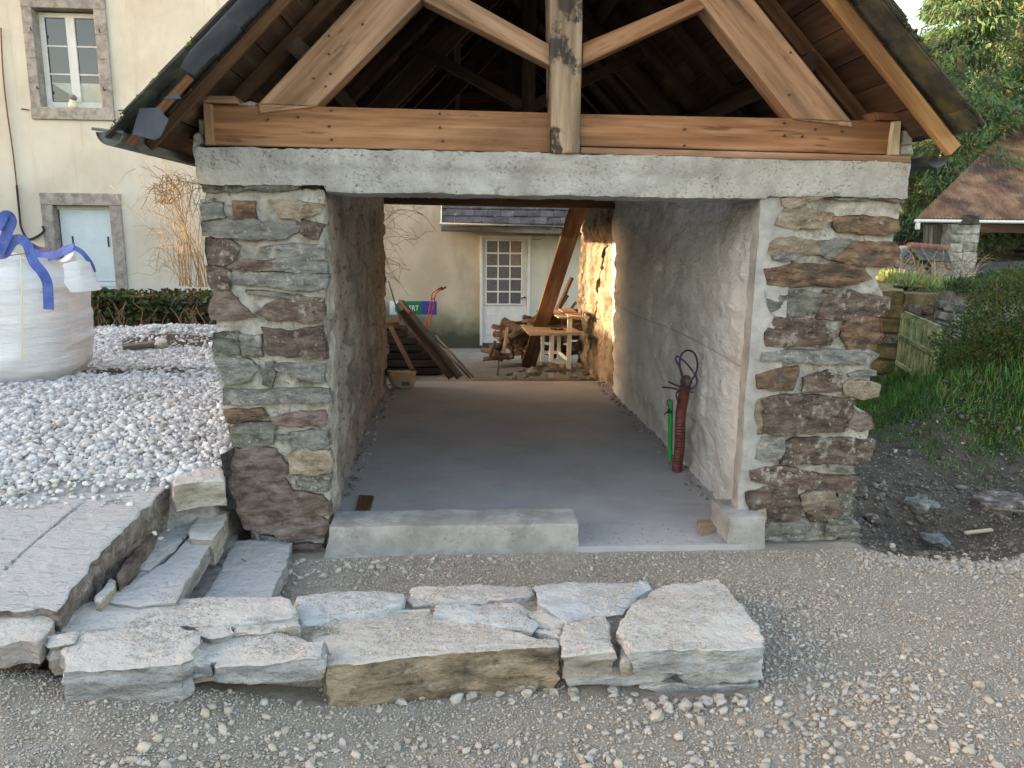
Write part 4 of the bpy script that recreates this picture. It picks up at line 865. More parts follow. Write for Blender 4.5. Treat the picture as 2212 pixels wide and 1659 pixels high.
wire('tie_wire', [790,560,800,530,850,500,870,540,815,550,790,575], .0025, m_cableb, -.055)
gc = thing('green_conduit', uz(1447,990,FZ), 'slim green plastic conduit taped at the top beside the corrugated one', 'conduit')
gp = [uy(a, b, cb.y+.06) for a, b in T('A7', [742,1055,742,900,745,760,746,590])]; tube('pipe', gp, .0185, m_dgrn, gc, 14)
tube('tape', [gp[-1]+Vector((0,0,-.10)), gp[-1]+Vector((0,0,-.075))], .021, m_black, gc, 12); wi = spline([uy(a, b, cb.y+.04) for a, b in T('A7', [745,650,720,680,695,700])], 3); tube('tape_tail', wi, .005, m_black, gc, 6)
wi = spline([uy(a, b, cb.y+.05) for a, b in T('A7', [728,640,720,600,735,578,752,590])], 4); tube('wire_loop', wi, .003, m_black, gc, 6)
sp_ = [un(a, b, 0, 1.70) for a, b in [(1308,645),(1380,684),(1440,706),(1500,735),(1560,768),(1612,800)]]
so = tube('string_line', spline(sp_, 5), .0018, m_string, None, 6); tag(so, 'thin red string line fixed along the right inner wall', 'string')
wb = uz(1530,1150,FZ); wbo = thing('wood_offcut', wb, 'short pale timber offcut lying on the slab near the right jamb', 'offcut')
P_ = [uz(a, b, FZ+.03) for a, b in T('A7', [950,1520,1130,1512,1150,1570,990,1615])]; prism('offcut', P_, (0,0,1), .035, m_ply, wbo, grain=(1,0,0), bev=.003)
pk = thing('plank', uz(790,1085,FZ), 'short brown plank on the floor behind the left end of the concrete threshold', 'plank')
prism('board', [uz(a, b, FZ+.02) for a, b in T('4', [1190,1250,1225,1125,1320,1130,1290,1240])], (0,0,1), .02, m_woodd, pk, grain=(0,1,0))

# cement sack
sk = thing('paper_sack', uz(870,840,FZ), 'crumpled brown paper cement sack on the floor by the left wall end', 'sack')
c0 = uz(868,842,FZ); c0.y += .1
V, F = lathe_vf((c0.x, c0.y, FZ), [(.0,0),(.10,.005),(.135,.03),(.155,.09),(.165,.15),(.175,.20),(.165,.205),(.12,.17),(.0,.15)], 26); V = np.array(V); V += vfbm(V, 9, 3, 5)*.035; V[:,1] = c0.y+(V[:,1]-c0.y)*.6
mk('paper', V, F, m_paper, sk, smooth=True, sharp=35)
for (a, b, w, h, mt) in ((1225,1540,50,14,m_pblue),(1160,1475,24,20,m_pora)):
    a_, b_ = T('5', [a-1000, b])[0]; p = uy(a_, b_, c0.y-.118); prism('print_patch', [p+Vector((x*w*.0009, 0, z*h*.0016)) for x, z in ((-1,-1),(1,-1),(1,1),(-1,1))], (0,-1,.1), .003, mt, sk, bev=.0005, wob=.001)

# leaning timber prop
pt, pb = uy(1257, 424, 4.72), uy(1141, 789, 6.93)
tp = thing('timber_prop', pb, 'long brown squared timber leaning from the firewood up to the rear tie beam', 'timber')
beam('timber', pb, pt, .20, .11, m_woodd, tp, up=(0,-1,.3), seg=6, wob=.01); tp.children[0]['label'] = 'brown weathered squared timber'

# work bench
by = 5.75
wbn = thing('work_bench', uy(1215, 815, by), 'white-legged bench with plywood top and raised shelf behind the slab', 'workbench')
zt = uy(1140, 716, by).z
FL = T('5', [1130,1165,1530,1152]); yb2 = 6.35
pf = [uz(a, b, zt) for a, b in T('5', [1132,1168,1528,1158,1425,1108,1080,1108])]
prism('tabletop', pf, (0,0,1), .022, m_ply, wbn, grain=(1,0,0), bev=.002)
def bleg(x, y0, y1, yy, name='leg'):
    a, b = T('5', [x, y0, x, y1]); p, q = uy(*a, yy), uy(*b, yy); q = Vector((p.x, yy, q.z)); beam(name, q, p, .062 if yy < 6 else .05, .04, m_pvc, wbn, up=(0,1,0), ch=.003)
bleg(1303,1180,1490,by); bleg(1437,1030,1490,by); bleg(1237,1180,1392,yb2); bleg(1357,1180,1365,yb2)
def brail(x0, z0, x1, z1, ya, yb_, name='rail', w=.045):
    a, b = T('5', [x0, z0, x1, z1]); beam(name, uy(*a, ya), uy(*b, yb_), .03, w, m_pvc, wbn, ch=.003)
brail(1135,1172,1525,1168,by+.02,by+.02); brail(1303,1380,1437,1380,by,by); brail(1237,1308,1357,1308,yb2,yb2); brail(1357,1308,1432,1372,yb2,by+.02)
prism('shelf', [uz(a, b, uy(*T('5', [1437,1045])[0], by).z) for a, b in T('5', [1275,1000,1440,985,1532,1050,1355,1048])], (0,0,1), .018, m_ply, wbn, grain=(1,0,0), bev=.002)
prism('shelf_board', [uz(a, b, uy(*T('5', [1437,1030])[0], by).z) for a, b in T('5', [1350,985,1450,980,1530,1040,1420,1030])], (.1,0,1), .012, m_woodp, wbn, grain=(1,-.8,0), bev=.002)
# box of dark timber on the bench
bx = thing('wooden_tray', uy(1190, 695, 6.3), 'dark brown wooden tray at the back of the bench', 'tray')
tr = T('5', [1145,1100,1250,1010,1370,1060,1370,1105,1200,1108])
prism('tray', [uy(a, b, 6.3) for a, b in tr], (0,-1,0), .35, m_woodd, bx, grain=(1,0,.3))
tn = thing('offcut_scrap', uz(1190, 712, zt), 'small wood scraps lying on the plywood bench top', 'scraps')
for k_ in range(4):
    p = uz(1196+k_*6, 711+random.uniform(-2,2), zt+.012); a = random.uniform(0, 3); beam('scrap', p-Vector((math.cos(a), math.sin(a), 0))*.04, p+Vector((math.cos(a), math.sin(a), 0))*.04, .02, .02, m_woodd, tn)
cr = thing('red_crate', uy(1110, 718, 8.0), 'dark red plastic crate behind the firewood heap', 'crate')
q0, q1 = uy(1081,720,8.0), uy(1135,708,8.0); zc = q1.z
for (a, b) in (((q0.x, 8.0, zc-.24), (q1.x, 8.02, zc)), ((q0.x, 8.32, zc-.24), (q1.x, 8.34, zc)), ((q0.x, 8.02, zc-.24), (q0.x+.02, 8.32, zc)), ((q1.x-.02, 8.02, zc-.24), (q1.x, 8.32, zc)), ((q0.x, 8.0, zc-.26), (q1.x, 8.34, zc-.24))):
    V, F = cbox_vf(a, b); mk('crate_side', V, F, m_redc, cr)
V, F = cbox_vf((q0.x-.01, 7.985, zc-.015), (q1.x+.01, 8.0, zc+.02)); mk('crate_rim', V, F, m_redc, cr)

# firewood heap: every log a thing
def log_mesh(kind, seed):
    r = random.Random(seed)
    L = 1.; n = 7; V = []; F = []
    if kind == 'split':
        ang = r.uniform(1.2, 2.2); prof = [(0,0)]+[(math.cos(a), math.sin(a)) for a in np.linspace(0, ang, 6)]
    else: prof = [(math.cos(a)*.8, math.sin(a)*.8) for a in np.linspace(0, 2*math.pi, 9)[:-1]]
    cx = sum(p[0] for p in prof)/len(prof); cy = sum(p[1] for p in prof)/len(prof); k = len(prof)
    for i in range(n+1):
        for p in prof: V.append((i/n-.5, (p[0]-cx)*1., (p[1]-cy)*1.))
    V = np.array(V); 
    for i in range(n):
        for j in range(k): jj = (j+1) % k; F.append((i*k+j, i*k+jj, (i+1)*k+jj, (i+1)*k+j))
    F += [tuple(reversed(range(k))), tuple(n*k+j for j in range(k))]
    W = V*np.array([5, 1.2, 1.2]); D = vfbm(W, 1., 3, seed)*.16; V[:,1:] += D[:,1:]*1.3
    return mesh_data('log', V, F, m_log if kind == 'split' else m_bark)
logs = [log_mesh('split' if i % 3 else 'round', i) for i in range(9)]
def put_log(x, y, z, rz, ry, L, r, label, k=None):
    o = bpy.data.objects.new('firewood_log', logs[k if k is not None else random.randrange(9)])
    link(o, Matrix.Translation((x, y, z)) @ Matrix.Rotation(rz, 4, 'Z') @ Matrix.Rotation(ry, 4, 'Y') @ Matrix.Rotation(random.uniform(0, 6), 4, 'X') @ Matrix.Diagonal((L, r, r, 1)))
    tag(o, label, 'log', 'logs of the firewood heap'); return o
GB = -.22
LBL = 'split log in the firewood heap under the leaning timber'
hx0, hx1 = uy(1060, 790, 7.2).x, uy(1268, 790, 7.2).x
for i in range(110):
    t = random.random(); x = hx0+.08+(hx1-hx0)*t; topz = .32*ss(0, .2, t)+.16+.14*ss(.35,.5,t)+.15*ss(.6, 1, t); z = GB+.06+random.random()*topz*1.1
    y = 7.05+random.uniform(0, .75)+.15*(z-GB)
    put_log(x, y, z, random.choice([random.gauss(0, .5), 1.57+random.gauss(0, .5)]), random.gauss(0, .25), random.uniform(.28, .5), random.uniform(.045, .085), LBL)
put_log(*uy(1092, 735, 6.95), 1.2, -1.1, .42, .06, 'upright split log at the left side of the firewood heap', 1)
put_log(*uy(1063, 757, 6.9), .9, -1.0, .30, .03, 'thin branch piece leaning on the left of the firewood heap', 0)
for (a, b), r_, L_, lb, k_, ry in (((1205,668),.05,.5,'twisted brown root leaning on the rear wall above the bench', 0, -1.0), ((1217,640),.045,.6,'tall dark branch leaning on the rear wall above the bench', 3, -1.15), ((1228,672),.04,.35,'pale forked branch end by the sunlit wall', 1, -.9)):
    put_log(*uy(a, b, 6.9), .2, ry, L_, r_, lb, k_)
# sledge hammer
hm = thing('lump_hammer', uy(1078, 785, 5.95), 'long-handled hammer standing head-up in front of the firewood', 'hammer')
a = uy(1078, 772, 5.95); b = uy(1075, 812, 5.95); beam('handle', b, a, .022, .022, m_log, hm, up=(0,1,0)); h0, h1 = uy(1062, 773, 5.95), uy(1100, 771, 5.95); beam('head', h0, h1, .05, .055, m_metal, hm, up=(0,0,1), ch=.01)
# rubble behind the slab
rb = [(1100,808,.10),(1125,800,.09),(1155,806,.16),(1190,797,.20),(1225,800,.18),(1250,790,.10),(1268,808,.09),(1240,812,.10),(1135,814,.08),(1110,815,.07),(1075,818,.05),(1170,790,.09)]
for i, (a, b, r) in enumerate(rb):
    yy = 5.55 if i % 2 else 5.75
    p = uy(a, b, yy); s = r*.62; pts = [p+Vector((math.cos(t)*s*random.uniform(.8,1.25), 0, math.sin(t)*s*.55*random.uniform(.8,1.2))) for t in np.linspace(0, 2*math.pi, 8)[:-1]]
    o = rock('rubble_stone', pts, (0,-1,0), r*1.1, random.choice([m_sgrey, m_sbuff, m_mortar]), None, res=.03, rough=.015, seed=800+i, bulge=.02, taper=.9); tag(o, 'broken grey stone in the rubble behind the concrete slab', 'stone', 'rubble stones behind the slab')

# leaning boards on the left at the rear
def lean(name, z5, ya, yb_, w, t, mat, label, cat='board', up=(1,0,.5)):
    a, b = T('5', z5); p, q = uy(*a, ya), uy(*b, yb_); o = thing(name, q, label, cat); beam(name.split('_')[-1], q, p, w, t, mat, o, up=up, seg=5, wob=.008, seed=int(abs(z5[0]))); return o
lean('leaning_board', [185,935,625,1490], 5.9, 5.45, .10, .03, m_grey_wood, 'widest dark board leaning down to the left rear corner', up=(.35,-1,.3))
lean('leaning_plank', [190,1010,570,1490], 5.75, 5.4, .10, .06, m_woodb, 'thick dark plank in front of the leaning boards', up=(.6,-1,.4))
lean('thin_plank', [455,1195,720,1480], 6.3, 5.6, .09, .02, m_log, 'narrow pale plank leaning low at the right of the stack')
lean('thin_plank', [470,1260,690,1480], 6.2, 5.5, .12, .02, m_grey_wood, 'grey plank beneath the narrow pale plank')
lean('short_board', [185,930,265,1020], 5.8, 5.7, .12, .03, m_woodp, 'short split board end at the top of the leaning stack')
lean('steel_rod', [95,780,190,1080], 6.0, 5.9, .02, .02, m_metal, 'thin grey green metal rod leaning at the wall end', 'rod')
lean('dark_post', [120,1120,280,1440], 5.7, 5.3, .08, .06, m_woodd, 'dark post leaning behind the paper sack', 'post')
# planks heap behind the leaning boards, its bulk and black tone standing for their shadow
ch = thing('shadow_timber_rack', uy(880, 770, 6.4), 'near-black stack of beams filling the shadow behind the leaning boards', 'timber stack')
a, b = uy(842, 700, 6.4), uy(925, 770, 6.4)
for i in range(7):
    z = GB+.06+i*.105; x1 = b.x-(.14*max(0, i-2)); V, F = beam_vf((a.x-.5, 6.45+random.uniform(-.06,.06), z), (x1+.12+random.uniform(-.08,.08), 6.5, z), .5, .09, ch=.008, seg=4, wob=.012, seed=i); mk('old_beam', V, F, m_woodb if i < 6 else m_woodd, ch, axes=axes_from((1,0,0), (0,0,1)))
# hand truck
ht = thing('hand_truck', uy(915, 740, 6.8), 'red hand truck with black grips standing against the stained wall', 'hand truck')
for dx, dy in ((0, 0), (26, .1)):
    tube('rail', spline([uy(a+dx*.0, b, 7.0+dy) for a, b in T('5', [368+dx,1130,395+dx,1020,415+dx,905,425+dx,870,465+dx,842])], 5), .009, m_redp, ht, 8)
    tube('grip', [uy(a, b, 7.0+dy) for a, b in T('5', [460+dx,846,498+dx,826])], .014, m_black, ht, 8)
for z5 in ([372,1110,388,1110],[398,1000,414,1000],[420,915,436,912]):
    a, b = T('5', z5); tube('crossbar', [uy(*a, 7.0), uy(*b, 7.12)], .010, m_redp, ht, 8)
# painted sign
sg = thing('direction_sign', uy(893, 664, 9.9), 'white, green and blue sign board with white capital letters on the rear house wall', 'sign')
def sboard(x0, x1, mt, nm): 
    P_ = [uy(a, b, 9.95) for a, b in T('5', [x0,930,x1,931,x1,1031,x0,1029])]; return prism(nm, P_, (0,-1,0), .02, mt, sg, bev=.001, wob=0)
sboard(108,172,m_sgn_w,'white_panel'); gp_ = sboard(172,341,m_sgn_g,'green_panel'); sboard(341,455,m_sgn_b,'blue_panel')
prism('arrow_point', [uy(a, b, 9.935) for a, b in T('5', [172,935,172,1027,150,1003,146,980,155,955])], (0,-1,0), .01, m_sgn_g, sg, bev=.001, wob=0)
tc = bpy.data.curves.new('lettering', 'FONT'); tc.body = 'ERT'; tc.size = .30; tc.extrude = .003
to = bpy.data.objects.new('tmp', tc); COL.objects.link(to); bpy.context.view_layer.update()
tm = bpy.data.meshes.new_from_object(to.evaluated_get(bpy.context.evaluated_depsgraph_get())); bpy.data.objects.remove(to)
lv = np.array([v.co[:] for v in tm.vertices]); lv -= lv.min(0); mx_ = lv.max(0); p0 = uy(*T('5', [253,1000])[0], 9.925); p1 = uy(*T('5', [322,963])[0], 9.925)
lv = np.stack([p0.x+lv[:,0]/mx_[0]*(p1.x-p0.x), 9.922-lv[:,2], p0.z+lv[:,1]/mx_[1]*(p1.z-p0.z)], 1)
mk('lettering', lv, [tuple(p.vertices) for p in tm.polygons], m_sgn_w, sg)

# ------------------------------------------------------------------ house
HY = 10.2
hs = thing('house', (-3, HY, -.3), 'tall cream rendered farmhouse with granite window surrounds', 'house')
def hwall(x0, x1, z0, z1, mat, nm='wall', th=.45, y=HY):
    V, F = dbox((x0, y, z0), (x1, y+th, z1), .35, lambda P: P+np.stack([0*P[:,0], fbm(P, .8, 2, 5)*.012, 0*P[:,0]], 1)); return mk(nm, V, F, mat, hs, smooth=True, sharp=40)
wl, wr = Vector((uy(80,130,HY).x, HY, uy(80,17,HY).z)), Vector((uy(212,130,HY).x, HY, uy(212,234,HY).z))        # upper window opening
dl, dr = Vector((uy(124,520,HY).x, HY, uy(124,443,HY).z)), uy(243,520,HY)       # lower shuttered opening
ul, ur = uy(50,0,HY), uy(248,262,HY); sl_, sr_ = Vector((uy(97,520,HY).x, HY, uy(97,416,HY).z)), uy(271,520,HY)
XS = uy(700,500,HY).x
# wall pieces round the openings (surrounds cover the joints)
wx0, wx1, wz0, wz1 = wl.x, wr.x, wr.z, wl.z; dx0, dx1, dz1 = dl.x-.02, dr.x, dl.z
e_ = .05
hwall(-15, wx0-e_, wz0-e_, 8, m_render); hwall(wx1+e_, XS, wz0-e_, 8, m_render); hwall(wx0-e_, wx1+e_, wz1+e_, 8, m_render)
hwall(-15, XS, dz1+e_, wz0-e_, m_render); hwall(-15, dx0-e_, -.8, dz1+e_, m_render); hwall(dx1+e_, XS, -.8, dz1+e_, m_render)
o = hwall(XS, 3.9, -.9, 8, m_renderg); o['label'] = 'stained beige wall seen through the shed'
V, F = box_vf((-15, HY+.5, -1), (3.9, HY+8, 7.9)); mk('house_core', V, F, m_metal, hs)
def surround(x0, x1, z0, z1, wl_, wr_, wt, wb, nm):
    q = []
    y0, y1 = HY-.03, HY+.24
    nj = 4; hh = (z1-z0)/nj
    for i in range(nj):
        for (a, b) in ((x0-wl_, x0), (x1, x1+wr_)):
            if (z0+i*hh) < -.6: continue
            V, F = cbox_vf((a, y0, z0+i*hh+.002), (b, y1, z0+(i+1)*hh-.002), .008); V = np.array(V); mk(nm, V, F, m_gran, hs)
    V, F = cbox_vf((x0-wl_, y0, z1), (x1+wr_, y1, z1+wt), .008); mk(nm, V, F, m_gran, hs)
    if wb: V, F = cbox_vf((x0-wl_, y0-.015, z0-wb), (x1+wr_, y1, z0), .008); mk('sill', V, F, m_gran, hs)
surround(wx0, wx1, wz0, wz1, wl.x-uy(58,130,HY).x, uy(238,130,HY).x-wr.x, .38, wr.z-uy(150,259,HY).z, 'surround_stone')
surround(dx0, dx1, -.2, dz1, dx0-sl_.x, sr_.x-dx1-.02, sl_.z-dz1, 0, 'surround_stone')
win = mk('window', *box_vf((wx0, HY+.3, wz0), (wx1, HY+.32, wz1)), m_black, hs); win['label'] = 'white casement window, six panes'
wy = HY+.19
def wbar(x0, x1, z0, z1, y0=None, y1=None, nm='frame', mt=None, par=None):
    V, F = cbox_vf((x0, y0 or wy, z0), (x1, y1 or wy+.05, z1), .006); return mk(nm, V, F, mt or m_paint, par or win)
fx0, fx1, fz0, fz1 = wx0, wx1, wz0+.02, wz1-.02; fw = .085; mid = (fx0+fx1)/2+.01
wbar(fx0, fx0+.09, fz0, fz1); wbar(fx1-.06, fx1, fz0, fz1); wbar(fx0+.09, fx1-.06, fz1-.08, fz1); wbar(fx0+.09, fx1-.06, fz0, fz0+.10); wbar(mid-.075, mid+.075, fz0+.10, fz1-.08, wy-.012)
for (a, b) in ((fx0+.09, mid-.075), (mid+.075, fx1-.06)):
    for k_ in (1, 2):
        z = fz0+.10+(fz1-.08-fz0-.10)*k_/3; wbar(a, b, z-.014, z+.014, wy+.008, wy+.035, 'glazing_bar')
    for k_ in range(3):
        h_ = (fz1-.08-fz0-.10)/3; z = fz0+.10+h_*k_
        mk('pane', *box_vf((a, wy+.02, z+.01), (b, wy+.026, z+h_-.01)), m_glass, win)
mk('curtain', *box_vf((mid-.02, wy+.016, fz0+.10), (fx1-.065, wy+.0195, fz0+.42)), m_curt, win)
mk('curtain', [(fx0+.10, wy+.018, fz0+.42), (mid-.08, wy+.018, fz0+.20), (mid-.08, wy+.018, fz0+.42)], [(0,1,2)], m_curt, win)
for px, py in T('1', [255,242,805,258,305,712,838,722]):
    p = uy(px, py, HY-.04); V, F = tube_vf([p+Vector((0,.02,0)), p+Vector((0,-.03,0)), p+Vector((0,-.03,.04))], .012, 6); mk('hinge_pin', V, F, m_metal, hs)
for px, py in T('1', [200,882,980,892]):
    p = uy(px, py, HY-.01); V, F = tube_vf([p-Vector((.06,0,-.01)), p+Vector((0,-.03,.01)), p+Vector((.07,-.01,-.01))], .01, 6); mk('shutter_hook', V, F, m_cableh, hs)
fg = thing('sill_figurine', uy(158, 232, HY+.0), 'small yellow and white figurine on the upper window sill', 'figurine')
fp = uy(158, 234, HY+.05); V, F = lathe_vf((fp.x, fp.y, fp.z), [(.0,0),(.07,.0),(.075,.05),(.055,.11),(.045,.14)], 14); mk('body', V, F, M('yellow_white_glaze', [(.62,.56,.18),(.7,.7,.66)], 9, bump=()), fg, smooth=True)
V, F = lathe_vf((fp.x+.02, fp.y, fp.z+.13), [(.0,0),(.05,.01),(.07,.05),(.05,.09),(0,.10)], 14); V = np.array(V); V += vfbm(V, 12, 2, 3)*.02; mk('head', V, F, M('grey_fur_glaze', [(.14,.13,.13),(.28,.26,.25)], 20, bump=()), fg, smooth=True)
# lower shuttered opening
sh = mk('shutter', *cbox_vf((dx0+.02, HY+.16, .25), (dx1-.005, HY+.2, dz1-.07), .006), m_shut, hs); sh['label'] = 'pale blue boarded shutter door'
wbar(dx0, dx1, dz1-.07, dz1, HY+.14, HY+.2, 'head_rail', m_paint, sh)
for k_ in range(5): wbar(dx0+.06, dx1-.03, .32+k_*.09, .385+k_*.09, HY+.135, HY+.16, 'louvre', m_shut, sh)
wbar(dx0+.06, dx1-.03, .78, .80, HY+.14, HY+.16, 'ledge', m_shut, sh)
for px, py in T('2', [645,585,958,590]):
    p = uy(px, py, HY+.15); beam('pull_handle', p+Vector((0,0,-.09)), p+Vector((0,0,.09)), .025, .02, m_metal, sh, up=(0,1,0)); 
p0 = uy(0, 60, HY-.02)
tube('cable', spline([uy(a, b, HY-.03) for a, b in [(2,60),(6,150),(14,230),(28,330),(36,400),(42,455),(46,490),(60,515),(78,512),(94,500),(92,488)]], 4), .012, m_cableh, hs, 6)
tube('cable_lower', spline([uy(a, b, HY-.05) for a, b in [(36,400),(42,460),(46,492),(60,516),(78,512),(94,500),(92,488)]], 4), .02, m_cableb, hs, 6)
# glazed door
dL, dT, dR, dB = uy(1037,508,HY).x, uy(1037,508,HY).z, uy(1146,508,HY).x, uy(1090,745,HY).z
dg = mk('door', *cbox_vf((dL+.05, HY-.02, dB+.04), (dR-.05, HY+.02, dT-.05), .006), m_paint, hs); dg['label'] = 'white door with fifteen small panes'
def dbar(x0, x1, z0, z1, y0, y1, nm, mt=m_paint): V, F = cbox_vf((x0, y0, z0), (x1, y1, z1), .004); return mk(nm, V, F, mt, dg)
dbar(dL, dL+.05, dB, dT, HY-.055, HY+.03, 'door_frame'); dbar(dR-.05, dR, dB, dT, HY-.055, HY+.03, 'door_frame'); dbar(dL+.05, dR-.05, dT-.05, dT, HY-.055, HY+.03, 'door_frame')
ga, gb = uy(*T('5', [820,480])[0], HY), uy(*T('5', [1078,953])[0], HY)
for i in range(4): 
    x = ga.x+(gb.x-ga.x)*i/3; dbar(x-.012, x+.012, gb.z, ga.z, HY-.04, HY-.021, 'glazing_bar')
for j in range(6):
    z = gb.z+(ga.z-gb.z)*j/5; dbar(ga.x-.012, gb.x+.012, z-.014, z+.014, HY-.045, HY-.0215, 'glazing_bar')
for i in range(3):
    for j in range(5):
        x = ga.x+(gb.x-ga.x)*i/3; z = gb.z+(ga.z-gb.z)*j/5; mk('pane', *box_vf((x+.012, HY-.034, z+.014), (x+(gb.x-ga.x)/3-.012, HY-.0205, z+(ga.z-gb.z)/5-.014)), m_lace if (i, j) not in ((2,4),(2,3)) else M('curtain_pane', [(.16,.12,.10),(.22,.17,.14)], 20, rough=.2, spec=.6, bump=()), dg)
for (a, b) in ((ga.x, ga.x+(gb.x-ga.x)*.43), (ga.x+(gb.x-ga.x)*.57, gb.x)): dbar(a, b, dB+.2, gb.z-.18, HY-.034, HY-.02, 'door_panel')
hp = uy(*T('5', [1105,903])[0], HY-.06); beam('handle', hp, hp+Vector((-.11,-.03,-.02)), .02, .018, m_metal, dg); tube('handle_rose', [hp+Vector((0,.03,0)), hp], .018, m_metal, dg, 8)
hwall(dR+.0, 3.2, dB-.05, dT, M('pale_render_patch', [(.46,.45,.38),(.55,.54,.46),(.60,.58,.5)], 1.2, over=[((.34,.33,.24), 2, .58, .72, (2,1,.5), .5)]), 'door_side_wall', .06, HY-.04)
# slate pent roof over the door
ey = HY-.72; ez = uy(1100,492,ey).z+.03; ex0, ex1 = uy(953,480,ey).x, 3.0
pr_ = mk('pent_roof', *box_vf((ex0+.02, ey+.05, ez-.02), (ex1, HY, ez+.0)), m_grey_wood, hs)
rows = 6; ew = .235
for r in range(rows):
    y0 = ey+r*.13; z0 = ez+.02+r*.125
    for q in range(int((ex1-ex0)/ew)+1):
        x0 = ex0+q*ew-(r % 2)*ew/2; x1 = min(x0+ew-.007, ex1); x0 = max(x0, ex0); 
        if x1-x0 < .05: continue
        jz = random.uniform(0, .012); jy = random.uniform(-.01, .01)
        V = [(x0, y0+jy, z0+.016+jz), (x1, y0+jy, z0+.016+jz), (x1, y0+.26, z0+.22), (x0, y0+.26, z0+.22), (x0, y0+jy, z0+.030+jz), (x1, y0+jy, z0+.030+jz), (x1, y0+.26, z0+.23), (x0, y0+.26, z0+.23)]
        mk('slate', V, box_vf((0,0,0),(1,1,1))[1], m_slatel, pr_)
V, F = tube_vf([(ex0-.04, ey-.03, ez+.035), (ex1, ey-.03, ez-.02)], .016, 8); mk('gutter', V, F, m_zincd, pr_, smooth=True)
beam('fascia', (ex0, ey+.01, ez-.055), (ex1, ey+.01, ez-.09), .02, .10, m_grey_wood, pr_, up=(0,0,1))
beam('end_board', (ex0, ey, ez-.02), (ex0, HY, ez+.66), .02, .12, m_paint, pr_, up=(0,0,1))
tube('telephone_wire', spline([uy(a, b, ey-.1) for a, b in T('5', [1340,320,1310,400,1260,450,1215,475,1165,472])], 5), .007, m_cableh, hs, 5)

# ------------------------------------------------------------------ big bag of gravel
bc = Vector((-4.00, 2.95, 0)); bz = hz(-3.6, 2.9)+.0; HB = 1.06; hw = .50
bag = thing('bulk_bag', (bc.x, bc.y, bz), 'bulging white woven bulk bag with blue lifting straps full of gravel', 'bulk bag')
na, nz_ = 96, 54; V = []
for j in range(nz_+1):
    t = j/nz_; z = t*HB; bul = 1.0+.09*math.sin(math.pi*min(1, t*1.1))**.8-.10*ss(.10, 0, t)-.09*ss(.82, 1, t)
    pw = 2.9
    for i in range(na):
        a = 2*math.pi*i/na; ca, sa = math.cos(a), math.sin(a)
        r = (abs(ca)**pw+abs(sa)**pw)**(-1/pw)*hw*bul
        V.append((bc.x+r*ca, bc.y+r*sa, bz+z))
V = np.array(V); kx = V-np.array([bc.x, bc.y, bz]); 
wr = fbm(V*np.array([1.3,1.3,16]), 1., 3, 31)*.016+fbm(V*np.array([2,2,5]), 1., 3, 35)*.034+fbm(V*np.array([5,5,2.2]), 1., 2, 37)*.016
rn = kx.copy(); rn[:,2] = 0; rn /= np.linalg.norm(rn, axis=1, keepdims=True); V = V+rn*wr[:,None]
topm = ss(.86, 1.0, kx[:,2]/HB); ang = np.arctan2(kx[:,1], kx[:,0]); V[:,2] += topm*(.05*np.cos(ang*4+math.pi)+.03*np.sin(ang*3+1)); 
# loose flap falling outward on the right front side
fl = np.exp(-((ang+.35)/.5)**2)*ss(.70, .80, kx[:,2]/HB); V += rn*(fl*.035)[:,None]
F = []
for j in range(nz_):
    for i in range(na): F.append((j*na+i, j*na+(i+1) % na, (j+1)*na+(i+1) % na, (j+1)*na+i))
body = mk('bag_body', V, F, m_bag, bag, smooth=True)
ring = V[nz_*na:].copy(); r2 = ring.copy(); r2[:,2] -= .16; r2[:, :2] = bc.xy[:]+(r2[:, :2]-np.array(bc.xy[:]))*.97
mk('bag_lining', np.concatenate([ring, r2]), [(i, na+i, na+(i+1) % na, (i+1) % na) for i in range(na)], m_bag, bag, smooth=True)
n = 1500; a_ = RNG.uniform(0, 2*np.pi, n); r_ = np.sqrt(RNG.uniform(0, 1, n))*.46; PP = np.stack([bc.x+r_*np.cos(a_), bc.y+r_*np.sin(a_), bz+HB-.10+.03*(1-r_/.46)+RNG.uniform(-.02,.01, n)], 1)
Vp, Fp, kk = pebbles(PP, RNG.uniform(.014, .026, n), RNG); o = mk('gravel_fill', Vp, Fp, m_whiteg, bag, tint=np.repeat(RNG.uniform(.6, .95, (n, 1))*np.ones((1,3)), kk, 0)); o['kind'] = 'stuff'
def strap(name, P, w, par, side=(0,-1,0), mat=None):
    P = spline(P, 6); V = []; s0 = Vector(side)
    for i, p in enumerate(P):
        t = (P[min(i+1, len(P)-1)]-P[max(i-1, 0)]).normalized(); b = t.cross(s0)
        b = b.normalized() if b.length > .1 else Vector((1,0,0)); n_ = b.cross(t).normalized()
        for a_, d in ((-w/2, 0), (w/2, 0), (w/2, .005), (-w/2, .005)): V.append(p+b*a_-n_*d)
    F = []
    for i in range(len(P)-1):
        for k in range(4): j = (k+1) % 4; F.append((i*4+k, i*4+j, i*4+4+j, i*4+4+k))
    F += [(3,2,1,0), tuple((len(P)-1)*4+k for k in range(4))]
    return mk(name, V, F, mat or m_blue, par, smooth=True, sharp=40)
yf = bc.y-hw*1.05
def b2(pl, ys_): return [uy(a, b, y) for (a, b), y in zip(T('2', pl), ys_)]
strap('strap', b2([430,1190,425,1060,415,950,370,860,310,790,275,720,240,620,180,570,110,590,40,690,-20,700], [yf-.035,yf-.035,yf-.04,yf-.04,yf-.02,yf,yf+.03,yf+.06,yf+.08,yf+.08,yf+.1]), .135*.62, bag)
strap('strap', b2([-30,470,20,380,70,360,100,410,70,490,30,600,-10,690], [yf,yf-.02,yf-.02,yf,yf+.02,yf+.04,yf+.06]), .085, bag)
strap('strap', b2([285,690,380,720,500,700,580,660,650,640], [yf+.35,yf+.30,yf+.24,yf+.2,yf+.15]), .085, bag, side=(0,-1,.6))
